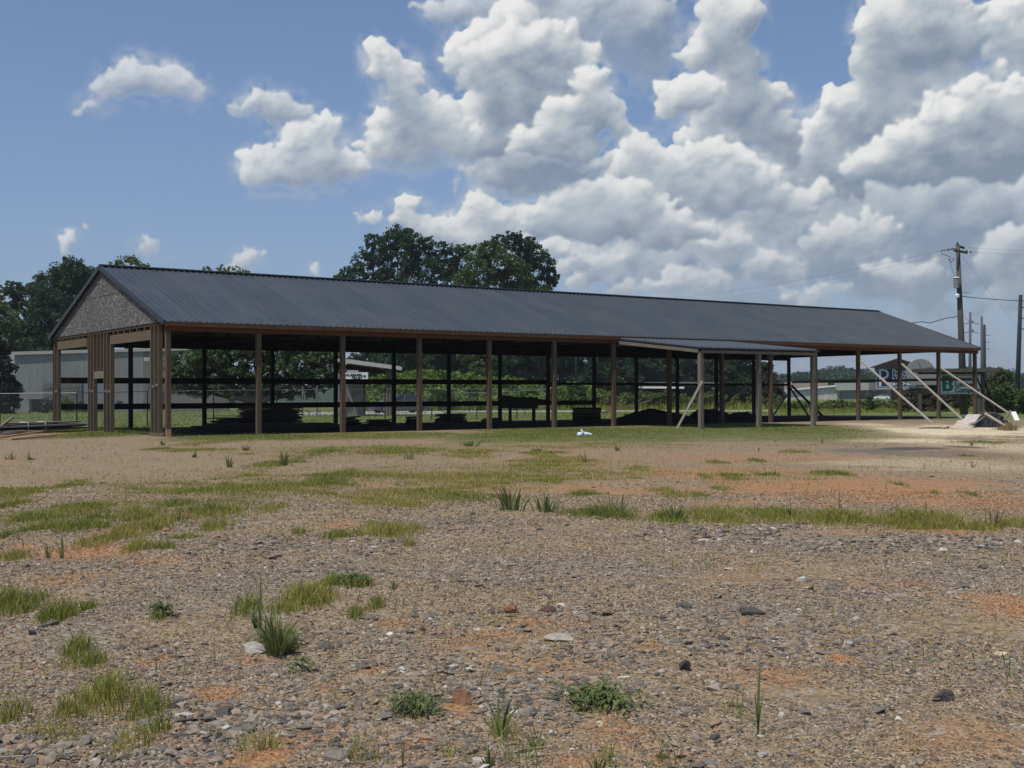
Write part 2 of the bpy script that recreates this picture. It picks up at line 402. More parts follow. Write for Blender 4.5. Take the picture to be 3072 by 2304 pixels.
# ---------------------------------------------------------------- clouds
# (softness/opacity, brightness, blobs) from the farthest bank to the nearest
BANKS = [
 (.62, -.10, [(1700, 60, 330, 120, 1.), (1420, 20, 190, 55, .8), (1950, 190, 110, 110, .8), (1880, 90, 130, 130, .9), (1560, 300, 150, 150, .8), (1640, 540, 150, 50, .6), (1480, 545, 130, 55, .6)]),
 (.85, -.12, [(2250, 760, 420, 100, 1.), (2750, 760, 420, 150, 1.), (2600, 640, 500, 110, 1.), (1900, 800, 260, 80, .8), (2950, 640, 240, 120, 1.), (2300, 890, 300, 60, .7), (2780, 930, 320, 60, .6), (2600, 1020, 600, 70, .6), (1950, 960, 320, 60, .6), (3000, 1060, 300, 60, .5)]),
 (.8, .0, [(2100, 840, 120, 45, 1), (1800, 800, 90, 40, 1.), (2330, 800, 110, 50, 1), (2560, 700, 150, 60, 1.), (1960, 870, 140, 30, .8), (1730, 860, 60, 28, .8), (2170, 720, 130, 50, 1)]),
 (.75, .02, [(3030, 760, 110, 100, 1.), (3060, 880, 90, 60, 1), (2700, 800, 130, 50, .8), (2450, 880, 110, 40, .7)]),
 (1., .04, [(3020, 60, 85, 80, 1.2), (3060, 140, 70, 90, 1.2), (2990, 150, 50, 50, 1)]),
 (1., -.02, [(2720, 60, 140, 110, 1.2), (2830, 110, 130, 120, 1.1), (2660, 190, 120, 100, 1.2), (2560, 330, 120, 90, 1.2), (2480, 400, 130, 80, 1.2), (2420, 480, 120, 80, 1.2), (2720, 330, 150, 110, 1.2), (2880, 270, 120, 100, 1.), (2540, 520, 170, 80, 1.1), (2400, 560, 110, 60, 1.), (2600, 120, 40, 60, .7)]),
 (1., .0, [(2890, 350, 130, 80, 1.2), (3020, 330, 120, 90, 1.2), (2790, 420, 140, 80, 1.2), (2930, 450, 180, 90, 1.2), (2680, 500, 160, 70, 1.1), (3040, 470, 100, 90, 1.)]),
 (1., -.02, [(2185, 80, 90, 95, 1.2), (2150, 40, 60, 60, 1.), (2230, 60, 60, 80, 1.), (2110, 150, 90, 60, 1.1), (2210, 180, 70, 90, 1.), (2195, 300, 110, 100, 1.1), (2290, 300, 70, 70, 1.1), (2300, 400, 95, 90, 1.1), (2180, 420, 140, 90, 1.1), (2340, 470, 60, 60, 1.)]),
 (1., .07, [(2070, 275, 85, 58, 1.2), (2020, 300, 50, 35, 1.), (2110, 255, 50, 40, 1.)]),
 (1., .0, [(1925, 440, 70, 62, 1.2), (1990, 490, 120, 80, 1.2), (2090, 480, 110, 70, 1.1), (1900, 520, 130, 60, 1.1), (2200, 560, 150, 80, 1.1), (2050, 590, 220, 80, 1.1), (2350, 600, 120, 60, .9)]),
 (1., .01, [(1800, 560, 80, 45, 1.2), (1720, 600, 100, 50, 1.1), (1880, 600, 130, 60, 1.1), (1640, 650, 110, 42, 1.1), (1560, 690, 100, 40, .9), (1780, 680, 200, 60, 1.), (1980, 690, 200, 70, 1.), (1480, 670, 60, 30, .9)]),
 (1., .02, [(1470, 630, 80, 45, 1.1), (1520, 660, 80, 45, 1.), (1400, 680, 110, 38, 1.), (1330, 690, 110, 34, 1), (1240, 650, 70, 30, .9), (1236, 605, 40, 30, 1.1), (1130, 648, 70, 22, .8), (1450, 720, 180, 40, .9), (1600, 760, 160, 50, .8)]),
 (1., .06, [(1440, 120, 100, 75, 1.2), (1400, 180, 70, 60, 1.), (1560, 90, 110, 80, 1.), (1700, 150, 110, 80, 1.), (1430, 250, 70, 60, 1.), (1620, 200, 120, 90, 1.), (1740, 250, 70, 70, 1.)]),
 (.8, -.20, [(1600, 480, 170, 80, 1.), (1740, 500, 130, 50, .9), (1480, 520, 110, 45, .8), (1620, 560, 150, 40, .7)]),
 (1., -.03, [(1560, 300, 160, 120, 1.1), (1420, 370, 100, 80, 1.), (1490, 420, 170, 70, 1.), (1640, 330, 120, 80, 1.), (1560, 190, 170, 120, 1.1), (1680, 180, 120, 100, 1.)]),
 (.95, .05, [(1760, 250, 60, 70, 1.1), (1700, 360, 110, 75, 1.2), (1800, 330, 65, 65, 1.1), (1620, 420, 100, 55, 1.1), (1850, 390, 50, 55, .9), (1740, 440, 110, 45, 1.), (1560, 440, 60, 30, .9)]),
 (.9, .03, [(1125, 165, 52, 42, 1.1), (1190, 190, 70, 50, 1.1), (1110, 230, 50, 45, 1.), (1200, 260, 85, 60, 1.1), (1260, 210, 38, 40, .9), (1240, 330, 75, 60, 1.), (1180, 380, 90, 55, 1.), (1290, 400, 90, 60, 1.), (1140, 440, 80, 50, 1.), (1370, 430, 70, 60, .9), (1330, 340, 60, 60, .8), (1220, 460, 120, 50, .9)]),
 (.85, .03, [(900, 390, 60, 45, 1.), (960, 400, 75, 55, 1.1), (1010, 380, 35, 30, .9), (880, 450, 90, 55, 1.1), (960, 470, 120, 65, 1.2), (800, 480, 70, 50, 1.1), (900, 530, 170, 45, 1.), (1040, 500, 60, 60, .9), (760, 520, 50, 45, .9), (735, 450, 40, 20, .5)]),
 (.55, -.02, [(430, 240, 110, 44, 1.), (350, 265, 80, 36, .9), (530, 255, 80, 48, 1.), (480, 225, 70, 30, 1.), (575, 290, 42, 55, .8), (560, 330, 35, 35, .5), (270, 300, 50, 14, .6), (235, 325, 26, 22, .7), (460, 280, 90, 26, .7)]),
 (.7, -.04, [(778, 300, 70, 34, 1.), (710, 330, 80, 20, .8), (850, 330, 70, 34, .9), (900, 350, 55, 34, .9)]),
 (.8, .02, [(194, 722, 34, 20, .9), (253, 684, 14, 16, .7)]), (.7, .0, [(440, 722, 34, 26, .9), (425, 750, 46, 24, .8), (480, 785, 60, 20, .6)]),
 (.7, .02, [(722, 775, 42, 26, .9), (700, 795, 40, 18, .7), (770, 760, 24, 16, .5)]), (.75, .03, [(951, 800, 26, 26, 1.), (970, 825, 30, 20, .7), (700, 708, 12, 8, .5)])]
def cloud_map(BANKS, azel, az0=-31., az1=31., e0=-1.5, e1=25., st=.045, seed=4):
    """cumulus banks as piled round puffs, each bank lit from the sun's side and laid over those behind it"""
    nx = int((az1-az0)/st)+1; ny = int((e1-e0)/st)+1
    AZ = az0+np.arange(nx)*st; EL = e0+np.arange(ny)*st; U, V = np.meshgrid(AZ, EL)
    r = np.random.default_rng(seed)
    wx = (vnoise(U, V, .6, 1, 5)-.5); wy = (vnoise(U, V, .6, 2, 5)-.5); w2x = vnoise(U, V, 3.4, 5, 4)-.5; w2y = vnoise(U, V, 3.4, 6, 4)-.5
    X0 = U+wx*1.5+w2x*.42; Y0 = V+wy*1.2+w2y*.42
    F1 = vnoise(U, V*1.25, 2.4, 8, 5)-.5; F2 = vnoise(U, V*1.3, .7, 9, 6)-.5; F3 = vnoise(U*.8, V*1.2, .33, 10, 4)-.5; F4 = vnoise(X0, Y0, 6.0, 12, 3)-.5
    def blur(A, k):
        ker = np.exp(-.5*(np.arange(-3*k, 3*k+1)/k)**2); ker /= ker.sum(); n_ = 3*k
        for ax in (0, 1):
            B_ = np.pad(A, [(n_, n_) if q == ax else (0, 0) for q in (0, 1)], mode='edge'); A = 0
            for i, w in enumerate(ker): A = A+w*(B_[i:i+B_.shape[0]-2*n_] if ax == 0 else B_[:, i:i+B_.shape[1]-2*n_])
        return A
    def lam(Hh, g):
        gy, gx = np.gradient(Hh, st); nz = 1/np.sqrt(1+(g*gx)**2+(g*gy)**2)
        return (g*gx*.36-g*gy*.82+.40)*nz
    SH = np.full(U.shape, .5); AL = np.zeros(U.shape)
    for (soft, bri, BL) in BANKS:
        cc = [azel(b[0], b[1])+(b[2]*57.3/F_PX*.97, b[3]*57.3/F_PX*.97, b[4]) for b in BL]
        pad = 2.6
        i0 = max(0, int((min(c[1]-c[3] for c in cc)-pad-e0)/st)); i1 = min(ny, int((max(c[1]+c[3] for c in cc)+pad-e0)/st)+1)
        j0 = max(0, int((min(c[0]-c[2] for c in cc)-pad-az0)/st)); j1 = min(nx, int((max(c[0]+c[2] for c in cc)+pad-az0)/st)+1)
        if i1 <= i0 or j1 <= j0: continue
        sl = (slice(i0, i1), slice(j0, j1)); X = X0[sl]; Y = Y0[sl]; H = np.full(X.shape, -9.); Wt = np.zeros(X.shape)
        def splat(cx, cy, cz, ra, w, rb=None):
            rb = rb or ra; a0 = max(0, int((cy-rb-1.3-e0)/st)-i0); a1 = min(H.shape[0], int((cy+rb+1.3-e0)/st)+1-i0); b0 = max(0, int((cx-ra-1.4-az0)/st)-j0); b1 = min(H.shape[1], int((cx+ra+1.4-az0)/st)+1-j0)
            if a1 <= a0 or b1 <= b0: return
            q = 1-((X[a0:a1, b0:b1]-cx)/ra)**2-((Y[a0:a1, b0:b1]-cy)/rb)**2
            s = H[a0:a1, b0:b1]; np.maximum(s, np.where(q > 0, cz+np.sqrt(np.maximum(q, 0))*min(ra, rb), -9.), out=s)
            t_ = Wt[a0:a1, b0:b1]; np.maximum(t_, np.where(q > 0, w*np.minimum(1, q*2.), 0), out=t_)
        for (cx, cy, a, b, w) in cc:
            R = math.sqrt(a*b); splat(cx, cy, -.2*R, a*.80, w, b*.78); n = int(12+R*24)
            for _ in range(n):
                th = r.random()*2*math.pi; q = r.random()**.5*.95; x = cx+a*q*math.cos(th); y = cy+b*q*math.sin(th)
                if y < cy-b*.6: y = cy-b*.6+r.normal()*.06*b
                rr = R*(.09+.25*r.random()**1.5)*(1.15-.5*q); z = (R*.8)*math.sqrt(max(0, 1-q*q))*r.uniform(.1, .95)-.1*R; splat(x, y, z, rr, w)
                for _ in range(6):
                    t2 = r.random()*2*math.pi; q2 = .6+.55*r.random(); splat(x+rr*q2*math.cos(t2), y+rr*q2*math.sin(t2)*.9+.1*rr, z+rr*.3*r.random(), rr*(.20+.28*r.random()), w*.95)
        f1, f2, f3 = F1[sl], F2[sl], F3[sl]; solid = (H > -5).astype(float); Hc = np.where(H > -5, H, -.35)
        H1 = blur(Hc, 1)+.26*f1+.08*F4[sl]; H2 = blur(Hc, 3)+.5*f2+.22*f1; H3 = blur(Hc, 12)+.9*f3
        dens = np.clip(blur(solid*np.clip(Wt, 0, 1.2), 2), 0, 1.2); S = np.zeros_like(dens); run = np.zeros(dens.shape[1])
        for i in range(dens.shape[0]-1, -1, -1):
            run = run*.994+dens[i]*st; run *= np.where(dens[i] < .15, .90, 1.0)
            if i % 3 == 0: run = np.roll(run, 1)
            S[i] = run
        T = np.exp(-.52*blur(S, 4)*(1+1.6*f2))
        kf = np.clip(.45+f3*3.0+f2*1.2, .08, 1)*np.clip(T*1.25, .15, 1); H4 = blur(Hc, 6)+.7*f2
        L = kf*(.34*lam(H1, .55)+.34*lam(H2, .85))+(1-kf)*.62*lam(H4, .9)+.10+.48*lam(H3, 1.3)
        ao = np.clip((H2-H3)*.9, -.6, .6)
        shade = np.clip(-.04+.74*L*(.30+.70*T)+.40*T+.34*ao+.55*f3+.30*f2+bri, .0, 1.15)
        sw = solid*np.clip(Wt, 0, 1.1); b2 = blur(sw, 2); b8 = blur(sw, 8)
        a = .56*b2+.44*b8+(.52*f1+.75*f2)*(1.15-b8)*np.clip(b8*6, 0, 1)
        f4 = F4[sl]; a = a+.30*f4*(1.1-b8)*np.clip(b8*6, 0, 1); shade = shade+.16*f4*(.4+T); lo = .20; hi = lo+.20+.55*(1-soft)+.45*np.clip(f3*3+.35, 0, 1)*(1.15-T)+.55*np.clip(.8-f2*2, 0, 1.3)*(1-T)
        alpha = np.clip((a-lo)/(hi-lo), 0, 1); alpha = alpha*alpha*(3-2*alpha)*min(1, .45+.55*soft)
        halo = np.clip(blur(sw, 12)*(.9+4.2*f2+2.4*f1+1.6*f3)-.07, 0, .6)*.9*np.clip(blur(sw, 10)*7, 0, 1); alpha = np.maximum(alpha, halo)
        edge = np.clip(alpha*1.3, 0, 1); shade = shade*edge+.60*(1-edge)
        SH[sl] = np.where(AL[sl]+alpha > 1e-4, (SH[sl]*AL[sl]*(1-alpha)+shade*alpha)/np.maximum(AL[sl]*(1-alpha)+alpha, 1e-4), .5)
        AL[sl] = AL[sl]*(1-alpha)+alpha
    return AZ, EL, blur(SH, 1), AL
def cloud_color(shade, EL):
    st_ = np.array([0, .18, .40, .65, .88, 1.1]); cs = np.array([(.215, .275, .365), (.285, .345, .43), (.39, .445, .51), (.53, .57, .605), (.71, .725, .735), (.83, .83, .82)])
    C_ = np.stack([np.interp(shade, st_, cs[:, k]) for k in range(3)], -1)
    hz = np.clip(1-EL/11.5, 0, 1)[:, None, None]*.66
    return C_*(1-hz)+np.array([.30, .365, .445])*hz


def cloud_deck():
    AZ, EL, SH, AL = cloud_map(BANKS, azel)
    C_ = cloud_color(SH, EL); fade = np.clip((31-np.abs(AZ))/3, 0, 1)[None, :]*np.clip((25-EL)/2, 0, 1)[:, None]
    AL = AL*fade; U, V = np.meshgrid(np.radians(AZ+AZ0), np.radians(EL)); R = 9500.
    P_ = np.stack([CAM[0]+R*np.cos(V)*np.sin(U), CAM[1]+R*np.cos(V)*np.cos(U), R*np.sin(V)], -1).reshape(-1, 3)
    ny, nx = U.shape; i = np.arange(ny-1)[:, None]*nx; j = np.arange(nx-1)[None, :]; keep = (AL[:-1, :-1]+AL[1:, 1:]+AL[1:, :-1]+AL[:-1, 1:]) > .002
    Q = np.stack([i+j, i+j+1, i+nx+j+1, i+nx+j], -1)[keep]
    m = bpy.data.materials.new('cloud_light'); m.use_nodes = True; t = NT(m.node_tree); t.n.clear()
    col = attr(t, 'cloud'); e = t.n.new('ShaderNodeEmission'); t.l.new(col.outputs['Color'], e.inputs[0]); tr = t.n.new('ShaderNodeBsdfTransparent'); mx = t.n.new('ShaderNodeMixShader')
    t.l.new(col.outputs['Alpha'], mx.inputs[0]); t.l.new(tr.outputs[0], mx.inputs[1]); t.l.new(e.outputs[0], mx.inputs[2]); o = t.n.new('ShaderNodeOutputMaterial'); t.l.new(mx.outputs[0], o.inputs[0])
    m.cycles.emission_sampling = 'NONE'
    ob = mesh_obj('sky', P_, [Q], m, None, True); a = ob.data.attributes.new('cloud', 'FLOAT_COLOR', 'POINT')
    a.data.foreach_set('color', np.concatenate([C_, AL[..., None]], -1).astype(np.float32).ravel()); tag(ob, kind='structure')
cloud_deck()

# ---------------------------------------------------------------- ground masks
RT = np.array([math.cos(YAW), -math.sin(YAW)]); FW2 = np.array([math.sin(YAW), math.cos(YAW)])
def ground_ellipses(L):
    out = []
    for e in L:
        px, py, rx, ry = e[:4]; c = G(px, py)[:2]; y1 = G(px, max(py-ry, 1225))[:2]; y0 = G(px, py+ry)[:2]
        c = (y0+y1)/2; a = abs(rx/F_PX*depth((c[0], c[1], 0))); bb = np.linalg.norm(y1-y0)/2
        out.append((c, a, bb)+tuple(e[4:]))
    return out
def mask(x, y, L, soft=.35, wig=.55, seed=3):
    """1 inside irregular patches"""
    n1 = vnoise(x, y, 1.3, seed, 4)-.5; n2 = vnoise(x, y, 5.5, seed+5, 3)-.5
    m = np.zeros_like(x)
    for e in L:
        c, a, b = e[:3]; w = e[3] if len(e) > 3 else 1.
        dx = x-c[0]; dy = y-c[1]
        u_ = (dx*RT[0]+dy*RT[1])/a; v_ = (dx*FW2[0]+dy*FW2[1])/b
        near = (np.abs(u_) < 2) & (np.abs(v_) < 2)
        if not near.any(): continue
        d = 1-np.sqrt(u_[near]**2+v_[near]**2)+wig*(n1[near]*1.5+n2[near]*.9)
        m[near] = np.maximum(m[near], np.clip(d/soft, 0, 1)*w)
    return m

# low grass patches: sight line x, y, half width, half height, density, blade height, olive share
TURF = [(3300, 1580, 260, 20, .8, .12, .6), (3650, 1560, 160, 16, .7, .1, .5), (-160, 1500, 180, 40, .8, .09, .6), (-140, 1610, 120, 26, .8, .1, .5), (-120, 1830, 70, 26, .8, .11, .4), (3350, 1830, 60, 26, .7, .1, .5), (-260, 2100, 90, 50, .8, .11, .4), (3420, 2080, 90, 40, .6, .1, .5), (602, 1331, 78, 9, 1, .09, .7), (602, 1350, 130, 6, .9, .08, .8), (472, 1348, 45, 5, .9, .07, .3), (736, 1365, 35, 5, .9, .08, .2),
 (847, 1393, 65, 24, .55, .12, .3), (972, 1358, 85, 16, .6, .1, .4), (750, 1430, 60, 10, .8, .08, .6), (700, 1478, 370, 42, .85, .09, .55),
 (1010, 1440, 120, 30, .8, .09, .5), (83, 1479, 85, 30, .8, .09, .6), (185, 1460, 45, 15, .7, .08, .5), (28, 1518, 34, 18, 1, .10, .6), (255, 1525, 115, 15, .9, .09, .6),
 (403, 1539, 95, 18, 1, .10, .9), (532, 1516, 45, 18, .9, .10, .4), (671, 1534, 115, 14, .7, .08, .4), (810, 1530, 60, 15, .8, .09, .3),
 (97, 1555, 68, 12, .9, .08, .15), (278, 1555, 48, 12, .9, .08, .2), (648, 1574, 58, 18, 1, .09, .1), (143, 1585, 48, 20, 1, .10, .5),
 (222, 1585, 60, 22, .6, .08, .4), (380, 1605, 92, 46, 1, .12, .95), (300, 1576, 65, 12, .9, .09, .8), (560, 1609, 58, 16, .8, .08, .3),
 (500, 1646, 46, 12, .9, .09, .1), (426, 1646, 42, 15, 1, .11, .9), (18, 1613, 26, 30, 1, .11, .3), (42, 1676, 66, 18, 1, .10, .7), (898, 1600, 28, 12, .8, .08, 0),
 (1180, 1598, 125, 30, 1, .11, .75), (1010, 1612, 66, 12, .9, .09, .2), (1180, 1355, 175, 18, .85, .09, .8), (1417, 1366, 105, 18, .8, .09, .7),
 (1626, 1363, 95, 11, .8, .09, .5), (1607, 1352, 30, 5, .9, .08, 0), (1672, 1391, 155, 26, .8, .08, .85), (1348, 1433, 335, 30, .9, .09, .85),
 (1209, 1490, 240, 34, .75, .07, .75), (1603, 1447, 110, 11, .8, .09, .4), (1904, 1405, 50, 8, .8, .09, .8), (1908, 1428, 50, 9, .9, .09, .6),
 (1755, 1488, 85, 14, .7, .1, .1), (1811, 1541, 125, 13, .75, .1, .05), (2015, 1484, 64, 20, .7, .1, .4), (2010, 1550, 75, 17, .9, .12, .1),
 (1417, 1488, 135, 18, .6, .06, .1), (1228, 1641, 25, 12, .9, .10, 0), (1066, 1761, 55, 22, .8, .09, 0),
 (2140, 1550, 105, 28, 1, .12, .75), (2325, 1553, 110, 24, .95, .12, .6), (2511, 1568, 135, 28, 1, .13, .35), (2742, 1577, 205, 23, .95, .12, .6), (2904, 1581, 66, 15, .8, .12, .7), (3043, 1576, 50, 12, .6, .1, .8),
 (2099, 1488, 42, 14, .9, .1, .1), (2113, 1428, 30, 8, .9, .09, .3), (2196, 1428, 58, 11, .6, .09, .2), (2159, 1465, 38, 11, .6, .09, .3), (2275, 1421, 15, 6, .8, .09, 0), (2321, 1423, 22, 7, .8, .09, .2), (2478, 1423, 42, 7, .8, .09, .4), (2539, 1430, 22, 9, .7, .09, .4),
 (2696, 1458, 19, 9, 1, .11, .2), (2800, 1479, 10, 5, 1, .09, .1), (2877, 1479, 9, 5, 1, .09, .1), (2918, 1486, 13, 7, .8, .1, .2), (2145, 1386, 30, 8, .8, .1, .1), (2275, 1382, 24, 7, .8, .1, .1), (2381, 1356, 55, 6, .7, .09, .5), (2895, 1366, 20, 6, .9, .1, 0), (2950, 1328, 85, 6, .8, .08, .5),
 (18, 1811, 32, 22, .9, .12, .1), (79, 1818, 38, 28, .7, .12, .1), (171, 1862, 52, 24, 1, .12, .05), (264, 1830, 20, 12, .9, .08, 0), (486, 1867, 32, 14, .7, .06, 0), (731, 1853, 42, 32, .8, .12, .1), (917, 1816, 95, 34, .95, .11, .8), (995, 1760, 42, 18, .9, .09, 0),
 (259, 1996, 85, 32, 1, .10, .25), (222, 1964, 36, 22, 1, .11, .1), (324, 2116, 150, 66, 1, .12, .55), (440, 2130, 72, 45, 1, .12, .4), (199, 2158, 38, 26, 1, .1, .1), (330, 2060, 60, 40, .9, .12, .2), (42, 2180, 55, 36, 1, .10, .2), (477, 2200, 55, 32, .6, .09, .2), (393, 2255, 60, 40, .35, .09, .6), (555, 2005, 50, 20, .35, .06, .1),
 (1510, 2200, 95, 70, .4, .15, .4), (1560, 2270, 160, 40, .35, .14, .5), (1350, 2260, 120, 40, .25, .12, .6), (1788, 2103, 125, 45, .42, .06, .1), (1130, 1825, 34, 16, .9, .09, .2), (1065, 1848, 30, 14, .9, .08, .1), (1800, 2275, 90, 50, .45, .14, .5), (1093, 2285, 110, 30, .45, .13, .6), (2010, 2265, 75, 50, .4, .12, .3), (760, 2270, 90, 40, .3, .1, .8), (150, 2230, 120, 40, .4, .1, .7), (2205, 2117, 42, 25, .4, .07, .2), (1241, 2130, 90, 55, .35, .06, .05)]
LAWN = [(-100, 1296, 300, 12, .9, .08, .3), (330, 1303, 190, 14, 1, .08, .15), (300, 1290, 240, 10, 1, .08, .1), (760, 1313, 320, 15, .95, .08, .3), (1150, 1308, 360, 13, .8, .08, .3), (1560, 1313, 280, 22, .95, .07, .2), (1850, 1308, 340, 30, 1, .07, .0),
        (2200, 1302, 380, 34, 1, .07, .0), (2380, 1290, 240, 24, .9, .07, .05), (1700, 1292, 320, 12, .95, .08, .1)]
CLAY = [(3500, 1500, 500, 60, .9), (-260, 1640, 260, 40, .7), (3400, 1850, 260, 60, .6), (-200, 2050, 200, 60, .5), (2550, 1480, 620, 62, 1), (2100, 1425, 420, 34, .8), (2900, 1510, 380, 50, 1), (1850, 1480, 360, 30, .7), (2300, 1375, 420, 18, .55), (2750, 1600, 420, 14, .85), (1700, 1460, 330, 14, .7), (1560, 1475, 200, 14, .6), (1900, 1440, 200, 20, .6),
        (230, 1660, 230, 40, 1), (330, 1600, 120, 40, .8), (60, 1640, 90, 20, .7), (600, 1330, 70, 8, .3), (1020, 1572, 70, 12, .9), (1130, 1450, 200, 8, .6), (560, 1545, 160, 14, .6), (450, 1560, 90, 14, .6),
        (470, 1690, 120, 20, .6), (190, 1740, 140, 30, .5), (2510, 1965, 80, 26, 1), (1380, 2110, 90, 45, .9), (1180, 1865, 70, 18, .6), (1120, 2000, 130, 40, .75), (640, 2080, 150, 40, .8), (560, 2200, 200, 60, .4), (760, 1970, 90, 30, .5),
        (980, 2060, 100, 40, .8), (1600, 1860, 200, 34, .5), (1950, 1930, 90, 30, .7), (1850, 2180, 200, 70, .55), (2010, 2250, 200, 60, .5), (780, 2290, 120, 40, .9), (3000, 1820, 180, 50, .9), (2700, 1750, 180, 40, .4), (1480, 1900, 260, 40, .6), (1650, 1990, 240, 50, .5), (2350, 2010, 200, 40, .5), (900, 2220, 200, 40, .6), (1700, 2260, 160, 50, .7), (2200, 1700, 200, 60, .3), (2880, 2230, 260, 90, .35),
        (1660, 1430, 500, 120, .25), (1250, 2230, 220, 60, .6), (450, 1980, 120, 30, .45)]
SAND = [(3450, 1310, 420, 34, .9), (2800, 1298, 350, 20, 1), (3000, 1345, 240, 34, .5), (2700, 1322, 260, 10, .8), (2850, 1400, 420, 26, .32), (3050, 1300, 200, 30, .9), (2620, 1275, 90, 8, .6)]
STAIN = [(2730, 1346, 130, 5, 1), (2890, 1341, 60, 5, 1), (2600, 1352, 160, 6, .4), (2960, 1326, 90, 4, .6), (2840, 1360, 260, 10, .3)]
GREY = [(3500, 1700, 400, 80, .6), (-300, 1900, 260, 90, .6), (2650, 1355, 260, 20, .9), (2560, 1640, 700, 60, .55), (2950, 1740, 400, 90, .6), (1500, 1720, 700, 90, .35), (760, 1650, 200, 34, .6), (700, 1800, 500, 110, .45), (200, 1950, 260, 90, .6), (700, 2200, 260, 70, .5), (1250, 1900, 400, 90, .35),
        (820, 1390, 260, 10, .35), (1300, 1400, 300, 8, .5), (1500, 1600, 500, 30, .3), (2400, 1850, 500, 90, .6), (2050, 1700, 600, 70, .5), (1000, 1720, 300, 60, .5), (2500, 2150, 500, 90, .4), (1500, 2230, 300, 60, .4)]
WASH = [(760, 1465, 760, 62, .40, .07, .65), (1450, 1432, 520, 46, .40, .07, .75), (250, 1560, 420, 60, .30, .07, .6), (1150, 1362, 560, 34, .35, .07, .6), (640, 1540, 300, 40, .25, .06, .5), (1750, 1420, 380, 40, .22, .06, .6), (2500, 1560, 640, 34, .22, .08, .7), (1300, 1490, 420, 36, .35, .06, .7), (2200, 1440, 500, 40, .10, .07, .5), (1700, 1340, 500, 14, .3, .06, .6)]
E_TURF, E_LAWN, E_CLAY, E_SAND, E_STAIN, E_GREY, E_WASH = [ground_ellipses(l) for l in (TURF, LAWN, CLAY, SAND, STAIN, GREY, WASH)]

def relief(x, y):
    d = np.hypot(x-CAM[0], y-CAM[1])
    k = np.clip((34-d)/14, 0, 1)
    return k*((vnoise(x, y, .55, 11, 3)-.5)*.11 + (vnoise(x, y, 2.6, 12, 3)-.5)*.045 + (vnoise(x, y, 10., 13, 2)-.5)*.020*np.clip((16-d)/8, 0, 1))
relief0 = relief(np.array([CAM[0]]), np.array([CAM[1]]))[0]

